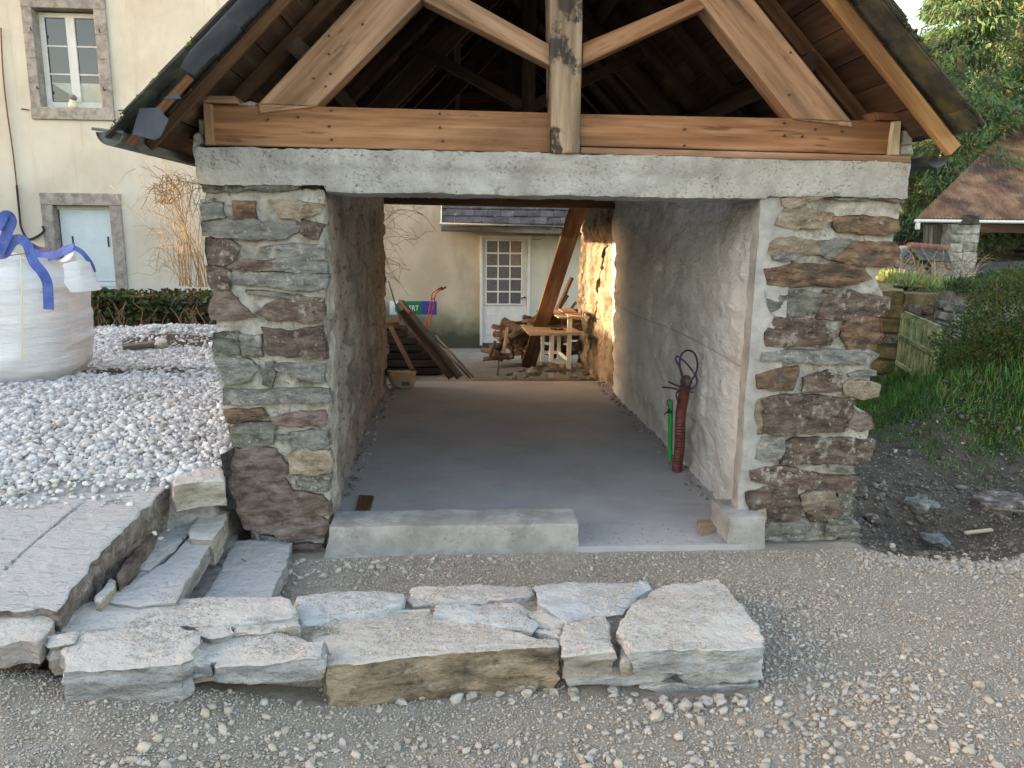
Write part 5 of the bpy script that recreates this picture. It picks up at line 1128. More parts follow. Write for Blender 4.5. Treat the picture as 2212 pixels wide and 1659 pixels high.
strap('strap', b2([650,640,720,680,780,750,810,800,830,860], [yf+.15,yf+.15,yf+.17,yf+.2,yf+.22]), .04, bag)
strap('strap', b2([270,620,330,650,440,670], [yf+.7,yf+.7,yf+.65]), .05, bag, side=(0,-1,.5), mat=m_cable)
strap('stitch_line', b2([0,738,90,712,270,690], [yf-.03]*3), .006, bag, mat=m_cableh)
strap('stitch_line', b2([180,700,190,1000,196,1300,196,1650], [yf-.02,yf-.045,yf-.045,yf-.02]), .010, bag, mat=m_yel)
# hem flap of the bag hanging at the right
fl_ = [uy(a, b, y) for (a, b), y in zip(T('2', [560,800,700,760,790,770,840,880,905,1012,800,1030,640,1050,580,960]), [yf-.0,yf+.02,yf+.1,yf+.12,yf+.10,yf+.02,yf-.03,yf-.03])]
V, F = rock_vf(fl_, (.15,-1,.25), .006, res=.05, rough=.014, bulge=.02, edge=.002, nscale=5, seed=8); mk('hem_flap', V, F, m_bag, bag, smooth=True)

# ------------------------------------------------------------------ loose stones, hedge, canes
def fieldstone(p, s, label, cat='stone', group=None, mt=None, seed=0, name='loose_stone', flat=.7):
    vb, fb = ico(); V = vb.copy()
    E = {}; V = list(map(tuple, V)); F2 = []
    def mid_(a, b):
        k = (min(a, b), max(a, b))
        if k not in E: m = (np.array(V[a])+np.array(V[b]))/2; V.append(tuple(m/np.linalg.norm(m)*1.)); E[k] = len(V)-1
        return E[k]
    for a, b, c in fb: ab, bc_, ca = mid_(a, b), mid_(b, c), mid_(c, a); F2 += [(a, ab, ca), (ab, b, bc_), (ca, bc_, c), (ab, bc_, ca)]
    A = np.array(V); A = A*(1+fbm(A+seed*3.1, 1.3, 2, seed)[:,None]*.75); r = random.Random(seed); A = A*np.array([1+r.uniform(0,.3), 1-r.uniform(0,.2), flat])*s
    a = r.uniform(0, 6); R = np.array(Matrix.Rotation(a, 3, 'Z') @ Matrix.Rotation(r.gauss(0, .3), 3, 'X')); A = A @ R.T+np.array(p)
    o = mk(name, A, F2, mt or m_fist, None, smooth=True, sharp=28); return tag(o, label, cat, group)
p = uz(350,745,.47); fieldstone((p.x, p.y, hz(p.x, p.y)+.05), .085, 'rounded beige boulder on the far edge of the white gravel', 'boulder', seed=3, name='boulder', flat=.75)
p = uz(70,1468,-.22); fieldstone((p.x, p.y, hz(p.x, p.y)+.02), .036, 'bright white chunk of stone on the gravel at the lower left', seed=5, mt=m_kwhite)
p = uz(78,1482,-.22); fieldstone((p.x, p.y, hz(p.x, p.y)+.01), .026, 'tan pebble touching the bright white chunk', seed=6)
p = uz(300,1402,-.08)
for i in range(46):
    u = random.uniform(930, 1640) if i < 38 else random.uniform(500, 930); v = 1500+abs(random.gauss(0, 16))+(u > 1380)*22
    if v > 1600: continue
    p = uz(u, v, -.26); fieldstone((p.x, p.y, hz(p.x, p.y)+.008), random.uniform(.014, .030), 'fist-sized pale stone lying along the foot of the low wall', 'stone', 'stones along the foot of the low wall', seed=20+i)
pl = thing('rough_plank', uz(300,742,.45), 'half-buried rough brown board at the back of the white gravel', 'board')
a, b = uz(265,742,.5), uz(315,738,.5); beam('board', (a.x, a.y, hz(a.x,a.y)+.04), (b.x+.1, b.y, hz(b.x,b.y)+.05), .16, .05, m_grey_wood, pl, seg=4, wob=.02)

hed = thing('ivy_hedge', (-4.2, 6.4, .5), 'low ivy-covered bank with dark green leaves behind the white gravel', 'hedge')
hx0, hx1 = uy(150, 700, 6.2).x, uy(520, 700, 6.2).x; hzb, hzt = uy(300,712,6.2).z, uy(300,632,6.2).z
V, F = dbox((hx0, 6.3, hzb-.25), (hx1, 7.0, hzt-.07), .06, lambda P: P+vfbm(P, 3, 3, 7)*.10, rnd=.12); mk('stems', V, F, M('ivy_stem_mass', [(.035,.025,.018),(.08,.055,.04),(.13,.095,.07)], 14, bump=((30,1.,.03),)), hed, smooth=True)
n = 9000; P = np.stack([RNG.uniform(hx0, hx1, n), 6.3+RNG.uniform(-.10, .75, n), RNG.uniform(0, 1, n)**.7*(hzt-hzb)+hzb-.02], 1)
f = (P[:,1] < 6.36) | (P[:,2] > hzt-.12); P = P[f]; f = RNG.random(len(P)) < (.35+.65*ss(hzb, hzt-.1, P[:,2]))*(.6+.6*(fbm(P, 3, 2, 5) > -.15)); P = P[f]
P[:,2] += fbm(P, 2, 3, 9)*.08; P[:,1] += fbm(P, 3, 2, 19)*.08; n = len(P)
D = np.stack([RNG.normal(0, .6, n), -.6-RNG.random(n)*.5, RNG.normal(-.3, .6, n)], 1)
V, F = leaves(P, D, RNG.uniform(.045, .09, n), RNG, .95, .3); t = np.repeat(np.stack([RNG.uniform(.6, 1.7, n), RNG.uniform(.6, 1.5, n), RNG.uniform(.5, 1.2, n)], 1), 4, 0)
redl = np.repeat(RNG.random(n) < .12, 4); t[redl] *= np.array([2.6, 1.0, .9]); o = mk('foliage', V, F, m_leafh, hed, tint=t); o['kind'] = 'stuff'
mb = MB()
for i in range(46):
    x = random.uniform(hx0, hx1); p = Vector((x, 6.2, hzb+random.uniform(.1, .45))); q = [p]
    for k in range(4): q.append(q[-1]+Vector((random.gauss(0, .05), -.02, -random.uniform(.05, .16))))
    mb.add(*tube_vf(q, .007, 5))
mb.build('ivy_stem', m_twig, hed)

cn = thing('cane_shrub', (-3.5, 7.6, .5), 'leafless golden shrub of arching canes against the house', 'shrub')
def canes(pl_, base, n, rr, mat, nm, tw, spreadv):
    mb = MB(); mt_ = MB()
    for i in range(n):
        b0 = random.choice(base); y = 7.5+random.uniform(-.3, .3)
        end = random.choice(pl_); p0, p2 = uy(b0[0]+random.gauss(0, 9), b0[1], y), uy(end[0]+random.gauss(0, spreadv), end[1]+random.gauss(0, spreadv*.7), y+random.uniform(-.3, .3))
        p1 = p0.lerp(p2, .55)+Vector((random.gauss(0, .05), 0, random.uniform(.1, .3)))
        P = spline([p0, p0.lerp(p1, .5)+Vector((random.gauss(0, .03), random.gauss(0, .03), 0)), p1, p2], 4); r = random.uniform(*rr)
        mb.add(*tube_vf(P, [r*(1-.6*k/len(P)) for k in range(len(P))], 5))
        for k in range(tw):
            q = P[random.randrange(3, len(P))]; d = Vector((random.gauss(-.1, .5), random.gauss(0, .3), random.gauss(.1, .4))).normalized(); L = random.uniform(.15, .45)
            mt_.add(*tube_vf([q, q+d*L*.5+Vector((0,0,.03)), q+d*L-Vector((0,0,.04))], [.004, .003, .002], 4))
    o1 = mb.build(nm, mat, cn); o2 = mt_.build('twigs', m_twig if mat != m_cane else m_cane, cn); o1['kind'] = o2['kind'] = 'stuff'
canes([(345,420),(365,400),(390,395),(430,400),(445,430),(330,460),(420,380),(460,400),(400,450)], [(398,618),(410,618),(422,620),(436,620),(448,620)], 20, (.006, .012), m_cane, 'cane', 3, 20)
canes([(300,375),(320,470),(330,560),(280,440),(360,340),(330,360)], [(405,615),(430,620)], 12, (.004, .006), m_cane, 'thin_cane', 6, 16)
canes([(350,425),(375,415),(400,440),(440,430),(420,470)], [(350,440),(440,400),(380,410)], 30, (.004, .009), m_twig, 'tangled_cane', 3, 24)
canes([(900,460),(930,470),(890,520),(880,580),(905,445),(870,600),(885,640)], [(770,520),(760,600),(750,480)], 16, (.004, .007), m_twig, 'reaching_cane', 5, 14)

# ------------------------------------------------------------------ gravel, chips, soil crumbs
def scatter(name, n, sampler, sizes, mat, tintf, label=None, cat=None, base='ico', sink=.3, flat=.62, mult=1.0):
    xy = sampler(n); n = len(xy); S = sizes(n); z = H(xy[:,0], xy[:,1])+S*(flat-sink)
    V, F, k = pebbles(np.stack([xy[:,0], xy[:,1], z], 1), S, RNG, base, flat)
    o = mk(name, V, F, mat, tint=np.repeat(tintf(n), k, 0), center=False); tag(o, label, cat, kind='stuff'); print(name, n, len(F)); return o
def inside(x, y, poly):
    r = np.zeros(len(x), bool); j = len(poly)-1
    for i in range(len(poly)):
        a, b = poly[i], poly[j]; c = ((a[1] > y) != (b[1] > y)) & (x < (b[0]-a[0])*(y-a[1])/(b[1]-a[1]+1e-12)+a[0]); r ^= c; j = i
    return r
def samp_white(n):
    x = RNG.uniform(-7.2, -1.36, n*2); y = RNG.uniform(-.5, 6.1, n*2); k = (x > -2.9-.62*y-.3)
    q = np.stack([x, y, x*0], 1); k &= (x < -1.40-.35*(y < -.05)); nb = fbm(q, 1.7, 4, 21)*.25
    d1 = np.hypot((x+3.02)/1.1, (y-3.15)/.5)+nb; d2 = np.hypot((x+3.3)/1., (y-4.7)/.45)+nb
    k &= (d1 > .6) | (RNG.random(n*2) < .10); k &= (d2 > .62) | (RNG.random(n*2) < .15); k &= ~((abs(x+4.0) < .45) & (abs(y-2.95) < .45))
    k &= (y+nb < 5.75) | (RNG.random(n*2) < .2)
    k &= ~inside(x, y, np.array([[p.x, p.y-.015] for p in slabp]))
    return np.stack([x, y], 1)[k]
def tw(n):
    v = RNG.uniform(.55, 1.0, (n, 1)); t = v*np.array([[1.02, 1.0, .975]]); f = RNG.random(n) < .05; t[f] *= np.array([.75, .68, .6]); return t
scatter('white_gravel', 40000, samp_white, lambda n: np.clip(RNG.lognormal(-4.22, .40, n), .006, .036), m_whiteg, tw, 'bed of bright white crushed limestone between the house and the steps', 'gravel')
BB = []
for mt, pts, z, dp in wall_stones: BB.append(np.array([[uz(a, b, z).x, uz(a, b, z).y] for a, b in pts]))
for k_, mt, pts, z, dp in steps: BB.append(np.array([[p.x, p.y] for p in top(k_, pts, z)]))
BB.append(np.array([[p.x, p.y] for p in lw_core])); BB.append(np.array([[p.x, p.y] for p in slabp]))
def samp_front(n, dens):
    x = RNG.uniform(-2.4, 5.2, n*2); y = RNG.uniform(-2.3, 2.2, n*2); q = np.stack([x, y, x*0], 1)
    k = (x < 1.2+.62*(y+4.33)) & (x > -.58*(y+4.33)-.15); k &= ~((y > -.12) & (x < 2.52)); 
    k &= ~((x < -1.5) & (y > -1.22))
    for B in BB: k &= ~inside(x, y, B)
    lipv = -.18-.16*np.sin((x-2.4)*1.2)+.55*ss(3.1, 4.3, x); so_ = (x > 2.4) & (y > lipv)
    k &= ~so_ | (RNG.random(n*2) < .04)
    k &= RNG.random(n*2) < dens(q)
    return np.stack([x, y], 1)[k]
def tg(lo=.17, hi=.46):
    def f(n):
        v = RNG.uniform(lo, hi, (n, 1))**1.; w = RNG.uniform(-.11, .11, (n, 1)); return v*np.concatenate([1.10+w*.6, 1+w*.1, .86-w*.6], 1)
    return f
scatter('ground_grit', 130000, lambda n: samp_front(n, lambda q: .95), lambda n: RNG.uniform(.003, .0075, n), m_peb, tg(.27, .46), 'fine beige grit over the trodden ground', 'grit', 'octa', .2)
scatter('ground_chips', 46000, lambda n: samp_front(n, lambda q: .25+.75*ss(-.1, .35, fbm(q, 1.3, 3, 61))), lambda n: np.clip(RNG.lognormal(-4.95, .36, n), .004, .015), m_peb, tg(.27, .45), 'scattered grey and beige stone chips', 'stone chips')
scatter('coarse_gravel', 5200, lambda n: samp_front(n, lambda q: ss(.05, .35, fbm(q, 1.1, 3, 77)+.28*((q[:,1] < -1.55) & (q[:,0] > -1.2) & (q[:,0] < 1.2)))), lambda n: np.clip(RNG.lognormal(-4.25, .3, n), .009, .024), m_peb, tg(.28, .46), 'drift of coarse pale gravel in the foreground', 'gravel')
def samp_lip(n):
    x = RNG.uniform(2.35, 4.4, n); lipv = -.18-.16*np.sin((x-2.4)*1.2)+.55*ss(3.1, 4.3, x); y = lipv+RNG.normal(-.06, .05, n); return np.stack([x, y], 1)
scatter('pit_edge_chips', 1500, samp_lip, lambda n: RNG.uniform(.006, .016, n), m_peb, tg(.22, .42), 'band of beige chips along the edge of the dark pit', 'stone chips')
def samp_soil(n):
    x = RNG.uniform(2.5, 5.5, n); y = RNG.uniform(-.1, 2.9, n); q = np.stack([x, y, x*0], 1); lipv = -.18-.16*np.sin((x-2.4)*1.2)+.55*ss(3.1, 4.3, x)
    return np.stack([x, y], 1)[(y > lipv) & (RNG.random(n) < .4+.6*(y < 1.3))]
scatter('soil_crumbs', 9000, samp_soil, lambda n: np.clip(RNG.lognormal(-5.0, .55, n), .003, .035), m_peb, lambda n: RNG.uniform(.08, .18, (n, 1))*np.array([[1.15, 1, .84]]), 'dark crumbly soil and stones in the dug pit', 'soil')
# debris on wall and slab tops
def samp_tops(n):
    out = []
    for B in BB[:17]:
        a, b = B.min(0), B.max(0); m = int(n*(b-a).prod()); x = RNG.uniform(a[0], b[0], m); y = RNG.uniform(a[1], b[1], m); k = inside(x, y, B); out.append(np.stack([x, y], 1)[k])
    q = np.concatenate(out); f = fbm(np.c_[q, q[:,0]*0], 4, 3, 88) > .05; return q[f]
xy = samp_tops(5200); S = RNG.uniform(.002, .006, len(xy)); zt_ = np.full(len(xy), -.045)
n = 1300; gx = RNG.uniform(-4.2, -1.62, n); gy = RNG.uniform(-.34, .16, n)+.06*(gx+1.6)
# drop each crumb on the stones by ray cast
bpy.context.view_layer.update(); dg_ = bpy.context.evaluated_depsgraph_get(); keep = []
for i, (a, b) in enumerate(xy):
    h_ = scene.ray_cast(dg_, Vector((a, b, .3)), Vector((0, 0, -1)))
    if h_[0] and h_[1].z < .1: zt_[i] = h_[1].z; keep.append(i)
keep = np.array(keep); V, F, k = pebbles(np.c_[xy[keep], zt_[keep]+S[keep]*.3], S[keep], RNG, 'octa'); o = mk('stone_crumbs', V, F, m_peb, tint=np.repeat(tg(.3, .5)(len(keep)), k, 0), center=False); tag(o, 'beige crumbs lying on top of the low wall', 'grit', kind='stuff')
GS = []; GP = []
for a, b in zip(gx, gy):
    h_ = scene.ray_cast(dg_, Vector((a, b, .9)), Vector((0, 0, -1)))
    if h_[0] and h_[1].z < .47 and (b > -.12+.06*(a+1.6) or random.random() < .25): GP.append((a, b, h_[1].z+.004)); GS.append(random.uniform(.010, .022))
V, F, k = pebbles(np.array(GP), np.array(GS), RNG); o = mk('spilled_gravel', V, F, m_whiteg, tint=np.repeat(tw(len(GS)), k, 0), center=False); tag(o, 'white chips spilling over the back edge of the big cracked slab', 'gravel', kind='stuff')
# floor debris
n = 320; x = np.r_[RNG.uniform(.7, 1.6, 200), RNG.uniform(-.7, 1.7, 120)]; y = np.r_[RNG.uniform(-.08, .25, 200), RNG.uniform(.2, 4.8, 120)]; S = RNG.uniform(.002, .007, n); V, F, k = pebbles(np.c_[x, y, FZ+S*.3], S, RNG, 'octa'); o = mk('floor_crumbs', V, F, m_peb, tint=np.repeat(tg(.2, .4)(n), k, 0), center=False); tag(o, 'grit scattered on the shed floor', 'grit', kind='stuff')
xs_ = np.r_[RNG.uniform(1.66, 1.82, 160), RNG.uniform(-.85, -.74, 160)]; ys_ = RNG.uniform(.2, 5, 320); S = RNG.uniform(.006, .022, 320); V, F, k = pebbles(np.c_[xs_, ys_, FZ+S*.2], S, RNG); o = mk('wall_foot_rubble', V, F, m_peb, tint=np.repeat(tg(.14, .34)(320), k, 0), center=False); tag(o, 'crumbled plaster along both inner wall feet', 'rubble', kind='stuff')

# ------------------------------------------------------------------ right side: grass, gate, garden wall, shrub
def gsamp(n):
    x = RNG.uniform(2.6, 9, n); y = RNG.uniform(.9, 8.5, n); q = np.stack([x, y, x*0], 1); nb = fbm(q, 1.7, 4, 21)*.25
    k = (y+nb*1.3 > 2.55+.5*RNG.normal(0,.5,n)) | ((x > 3.85) & (y+nb+.25*RNG.normal(0,1,n) > 1.45)); k &= (x < 1.0+.68*(y+4.33)); return np.stack([x, y], 1)[k]
xy = gsamp(62000); n = len(xy); near = ss(4.5, 2, xy[:,1]); L = RNG.uniform(.04, .105, n)*(1+.8*ss(3.9, 5.2, xy[:,0])); clump = fbm(np.c_[xy, xy[:,0]*0], 2.5, 3, 5); L *= (1+.5*clump)
P = np.c_[xy, H(xy[:,0], xy[:,1])-.01]; a = RNG.uniform(0, 2*np.pi, n); le = RNG.uniform(.1, .8, n)
d = np.stack([np.cos(a)*le-.15, np.sin(a)*le-.25, np.ones(n)], 1); d /= np.linalg.norm(d, axis=1, keepdims=True); s = np.stack([-np.sin(a), np.cos(a), a*0], 1)*RNG.uniform(.0025, .006, n)[:,None]
tip = P+d*L[:,None]+np.stack([np.cos(a), np.sin(a), -np.ones(n)*.9], 1)*(L*le*.35)[:,None]; midp = P+d*(L*.55)[:,None]
V = np.stack([P-s, P+s, midp+s*.8, midp-s*.8, tip], 1).reshape(-1, 3); i = np.arange(n)*5
F = np.concatenate([np.stack([i, i+1, i+2], 1), np.stack([i, i+2, i+3], 1), np.stack([i+3, i+2, i+4], 1)])
br = 1+.5*ss(4.2, 3.3, xy[:,0])*ss(2.4, 3.2, xy[:,1]); t = np.stack([RNG.uniform(.4, 1.3, n), RNG.uniform(.5, 1.1, n), RNG.uniform(.5, 1.2, n)], 1)*br[:,None]*(1+.5*clump[:,None]); yl = RNG.random(n) < .10+.15*(clump < -.2); t[yl] *= np.array([2.6, 1.3, 1.5])
o = mk('grass', V, F, m_grassb, tint=np.repeat(t, 5, 0), center=False); tag(o, 'long green grass on the bank beside the gate', 'grass', kind='stuff')

gt = thing('garden_gate', (5.3, 4.6, -.15), 'faded green slatted gate standing half open against the mossy wall', 'gate')
def depth_pt(u, v, d): 
    r = ray(u, v); return Vector(CAM)+r*(d)
gA, gB_, gC, gD = depth_pt(1951,677,9.6), depth_pt(2031,711,8.3), depth_pt(1960,850,9.5), depth_pt(2028,806,8.3)
gC2 = depth_pt(1940,823,9.6)
ax = (gB_-gA); gn = ax.cross(Vector((0,0,1))).normalized()
if gn.y > 0: gn = -gn
ns = 21
for i in range(ns):
    t = (i+.5)/ns; p = gA.lerp(gB_, t); q = gC2.lerp(gD, t); zlow = gC2.lerp(gC, min(1, t*4)).z if t < .25 else gC.lerp(gD, (t-.25)/.75).z
    a_, b_ = p+Vector((0,0,-.02)), Vector((p.x, p.y, zlow-.05)); beam('slat', b_, a_, .036, .018, m_gate, gt, up=tuple(gn))
beam('top_rail', gA+gn*.02, gB_+gn*.02, .03, .06, m_gate, gt); beam('stile', Vector((gA.x, gA.y, gC2.z)), gA, .05, .04, m_gate, gt, up=tuple(gn)); beam('stile', Vector((gB_.x, gB_.y, gD.z-.1)), gB_, .06, .04, m_gate, gt, up=tuple(gn))
mdl = Vector((0,0,-.28)); beam('cross_rail', gA+mdl-gn*.02, gB_+mdl-gn*.02, .03, .05, m_gate, gt); mdl = Vector((0,0,-.62)); beam('cross_rail', gA+mdl-gn*.02, gB_+mdl-gn*.02, .03, .05, m_gate, gt)

def rubble_wall(name, p0, p1, z0, z1, th, mat, smat, label, cat, cell=(.32, .17), seed=0, skipback=True):
    p0, p1 = Vector(p0), Vector(p1); L = (p1-p0).length; d = (p1-p0)/L; n_ = Vector((d.y, -d.x, 0)); 
    if n_.y > .2 or (abs(n_.y) <= .2 and n_.x > 0): n_ = -n_
    root = thing(name, p0.lerp(p1, .5)+Vector((0,0,z0)), label, cat); V, F = dbox((0, 0, z0), (L, th, z1), .09, lambda P: P+vfbm(P, 3, 3, seed)*.04)
    W = np.array(p0)[None]*np.array([1,1,0])+V[:, :1]*np.array(d)[None]-V[:, 1:2]*np.array(n_)[None]; W[:,2] = V[:,2]; mk('mortar_body', W, F, mat, root, smooth=True)
    z = z0+.02; r = 0
    while z < z1-.16:
        h_ = cell[1]*random.uniform(.7, 1.25); x = -.1*random.random()
        b0 = p0-d*.03; ep = [(0, z+.02), (th*.5, z+.012), (th, z+.02), (th, z+h_-.02), (th*.5, z+h_-.01), (0, z+h_-.02)]
        We = [Vector(((b0-n_*a_).x, (b0-n_*a_).y, b_)) for a_, b_ in ep]; V, F = rock_vf(We, -d, .07, res=.08, rough=.015, jit=.01, edge=.015, seed=seed+r+700, nscale=6); mk('stone', V, F, random.choice(smat), root, smooth=True, sharp=40)
        while x < L-.05:
            w = cell[0]*random.uniform(.6, 1.4); x0, x1 = max(0, x), min(L, x+w)
            if x1-x0 > .07:
                g_ = .018; pts = [(x0+g_, z+g_), ((x0+x1)/2, z+g_*random.uniform(.3,1.2)), (x1-g_, z+g_), (x1-g_*random.uniform(.5,1.5), z+h_-g_), ((x0+x1)/2, z+h_-g_*.6), (x0+g_, z+h_-g_*1.2)]
                Wp = [p0*1+d*a_+n_*.035 for a_, b_ in pts]; Wp = [Vector((w_.x, w_.y, b_)) for w_, (a_, b_) in zip(Wp, pts)]
                V, F = rock_vf(Wp, n_, .09, res=.09, rough=.018, jit=.01, edge=.02, seed=seed+r, bulge=.012, nscale=6); mk('stone', V, F, random.choice(smat), root, smooth=True, sharp=40); r += 1
            x += w
        z += h_
    return root
gzb = -.35
wA, wB = (4.75, 9.6), (5.25, 5.4)
pA = depth_pt(1885,640,13.2); pB = depth_pt(1952,690,9.75)
rubble_wall('garden_wall', (pB.x, pB.y+.05, 0), (pA.x, pA.y, 0), gzb, depth_pt(1955,630,9.75).z, .4, m_ochrew, [m_ochrew, m_ochrew, m_sbrown], 'mossy ochre garden wall running back from the left of the gate', 'wall', seed=40)
pE, pG = depth_pt(1957,640,10.0), depth_pt(2045,640,10.4)
rubble_wall('gate_wall', (pE.x, pE.y, 0), (pG.x, pG.y, 0), gzb, depth_pt(2000,638,10.).z, .5, m_ochrew, [m_ochrew, m_srust], 'rust-coloured mossy wall stub right behind the gate', 'wall', seed=50)
pH, pI = depth_pt(2062,640,9.4), depth_pt(2330,640,9.2)
rubble_wall('ivy_wall', (pH.x, pH.y, 0), (pI.x, pI.y, 0), gzb, depth_pt(2100,632,9.3).z, .5, m_ruin, [m_ruin, m_sgrey, m_mortar], 'grey garden wall with ivy behind the dark shrub', 'wall', cell=(.24, .13), seed=60)
# dry vegetation capping the walls
def tuftcap(name, a, b, z, n, label, mat, cat, tint, hgt=.3, wd=.35):
    a, b = Vector(a), Vector(b); t = RNG.random(n); P = np.array([tuple(a.lerp(b, k)) for k in t])+np.c_[RNG.normal(0, wd*.3, n), RNG.normal(0, wd, n), np.zeros(n)]; P[:,2] = z+RNG.uniform(-.06, .05, n)
    D = np.c_[RNG.normal(0, .5, n), RNG.normal(-.1, .5, n), RNG.uniform(.2, 1.3, n)]; V, F = leaves(P, D, RNG.uniform(.3, 1, n)*hgt, RNG, .12, .1)
    o = mk(name, V, F, mat, tint=np.repeat(tint(n), 4, 0), center=False); tag(o, label, cat, kind='stuff')
zc1 = depth_pt(1955,630,9.75).z
tuftcap('dry_grass', (pA.x, pA.y, 0), (pG.x, pG.y+.4, 0), zc1+.02, 3800, 'dry straw and weeds growing on top of the garden walls', m_grassb, 'weeds', lambda n: np.stack([RNG.uniform(1.5, 4, n), RNG.uniform(1., 2., n), RNG.uniform(1.5, 3.5, n)], 1), .15)
tuftcap('wall_ivy', (pH.x-.1, pH.y-.08, 0), (pI.x, pI.y-.08, 0), depth_pt(2100,632,9.3).z+.05, 2600, 'green ivy trailing over the grey garden wall', m_leafh, 'ivy', lambda n: np.stack([RNG.uniform(.6, 1.4, n), RNG.uniform(.7, 1.5, n), RNG.uniform(.5, 1.2, n)], 1), .16, .15)
# brambles behind
mb = MB()
for i in range(90):
    p = depth_pt(random.uniform(1880, 2110), random.uniform(590, 640), random.uniform(11, 13)); q = [p]; dd = Vector((random.gauss(0, .5), 0, random.uniform(.3, 1))).normalized()
    for k in range(4): q.append(q[-1]+dd*random.uniform(.1, .2)); dd = (dd+Vector((random.gauss(0, .35), random.gauss(0, .2), -.28))).normalized()
    mb.add(*tube_vf(q, [.005,.004,.004,.003,.002], 4))
bm_ = mb.build('bramble', m_drytw); tag(bm_, 'tangle of dry brambles above the garden walls', 'brambles', kind='stuff')

# dense dark shrub at the right edge
sc0 = depth_pt(2165, 745, 7.6); shb = thing('dark_shrub', (sc0.x, sc0.y, .1), 'large bushy dark green conifer shrub at the right edge of the bank', 'shrub')
R_ = .95; blobs = [(sc0+Vector((dx, dy, dz)), r) for dx, dy, dz, r in ((0,0,0,.55),(-.28,.05,-.05,.36),(.35,0,.15,.6),(.1,.1,.36,.42),(.5,.2,.35,.5),(-.05,-.1,-.25,.42),(.4,-.15,-.25,.5),(.8,.1,.1,.6))]
mb = MB()
for i in range(70):
    c_, r = random.choice(blobs); q = c_+Vector((random.gauss(0,1), random.gauss(0,1), random.gauss(0,1))).normalized()*r; b_ = sc0+Vector((.2+random.gauss(0,.1), 0, -.6)); mb.add(*tube_vf(spline([b_, b_.lerp(q, .5)+Vector((0,0,.08)), q], 3), [.014,.013,.011,.009,.007,.005,.003], 4))
mb.build('branches', m_twig, shb)['kind'] = 'stuff'
n = 26000; idx = RNG.integers(0, len(blobs), n); C = np.array([tuple(b[0]) for b in blobs])[idx]; Rr = np.array([b[1] for b in blobs])[idx]; U = RNG.normal(0, 1, (n, 3)); U /= np.linalg.norm(U, axis=1, keepdims=True)
rr = Rr*(RNG.uniform(.35, 1, n)**.45); P = C+U*rr[:,None]; P += vfbm(P, 2.4, 3, 4)*.12; f = fbm(P, 5, 2, 9) > -.22; P, U = P[f], U[f]; n = len(P)
V, F = leaves(P, U*.6+RNG.normal(0, .5, (n, 3))+np.array([0,0,.25]), RNG.uniform(.02, .055, n), RNG, .42, .2); t = np.repeat(np.stack([RNG.uniform(.6, 1.6, n), RNG.uniform(.6, 1.35, n), RNG.uniform(.5, 1.3, n)], 1), 4, 0); o = mk('foliage', V, F, m_leafb, shb, tint=t); o['kind'] = 'stuff'

# slab of broken concrete, white lath and stick on the soil
p = uz(2150,1085,-.15); o = rock('concrete_chunk', [uz(a, b, -.09) for a, b in T('A4', [705,1280,760,1258,850,1248,930,1270,945,1310,840,1335,745,1325])], (0,0,1), .08, m_sbrown, None, res=.04, rough=.02, seed=880); tag(o, 'flat grey slab fragment lying on the dark soil at the right edge', 'slab')
for z4, mt, lb, nm, w in (([672,1398,798,1402], m_white_wood, 'pale wooden lath lying beside the dark pit', 'wooden_lath', .035), ([790,1352,942,1365], m_grey_wood, 'grey stick lying against the slab fragment', 'stick', .03)):
    a, b = T('A4', z4); p, q = uz(*a, -.12), uz(*b, -.12); p.z = hz(p.x, p.y)+.03; q.z = hz(q.x, q.y)+.03; o = beam(nm, p, q, w, .018, mt); tag(o, lb, nm.split('_')[-1])
for i, (z4, s, lb) in enumerate((([425,1420], .085, 'larger grey stone at the bottom left of the pit'), ([522,1508], .075, 'flat grey stone at the bottom of the pit'), ([475,1412], .05, 'smaller round stone in the middle of the pit'), ([215,1450], .07, 'dark stone half buried near the right pier'))):
    a, b = T('A4', z4)[0]; p = uz(a, b, -.3); fieldstone((p.x, p.y, hz(p.x, p.y)+s*.25), s, lb, seed=60+i, mt=m_sbrown if i == 3 else m_sgrey, name='pit_stone')

# ------------------------------------------------------------------ hut, barn, trees
hyy = 9.5
def hp_(k, pl_, y): return [uy(a, b, y) for a, b in T(k, pl_)]
hut = thing('ruined_hut', uy(1960, 600, hyy), 'small ruined stone hut with red ridge tiles behind the garden wall', 'hut')
gab = hp_('A4', [330,290,335,160,375,108,400,100,440,165,470,210,500,290], hyy); V, F = rock_vf(gab, (0,-1,0), .3, res=.09, rough=.03, seed=33); mk('gable_wall', V, F, m_ruin, hut, smooth=True, sharp=40)
for i in range(40):
    a_ = random.uniform(340, 470); b_ = random.uniform(max(125, 120+abs(a_-390)*1.0), 285); p = uy(*T('A4', [a_, b_])[0], hyy-.02); s = random.uniform(.05, .1)
    pts = [p+Vector((math.cos(t_)*s*1.2, 0, math.sin(t_)*s*.6)) for t_ in np.linspace(0, 2*math.pi, 7)[:-1]]; V, F = rock_vf(pts, (0,-1,0), .05, res=.06, rough=.015, seed=i); mk('stone', V, F, random.choice([m_ruin, m_mortar, m_sgrey]), hut, smooth=True, sharp=40)
ra, rb_ = uy(*T('A4', [395,98])[0], hyy), uy(*T('A4', [575,112])[0], hyy+.3)
P_ = [ra, rb_, rb_+Vector((.1,-.55,-.40)), ra+Vector((.42,-.0,-.42))]
prism('roof_sheet', [ra+Vector((0,-.02,-.01)), rb_+Vector((0,-.02,-.01)), uy(*T('A4', [600,175])[0], hyy-.3), uy(*T('A4', [455,165])[0], hyy-.3)], (0,-1,.8), .03, m_slatem, hut)
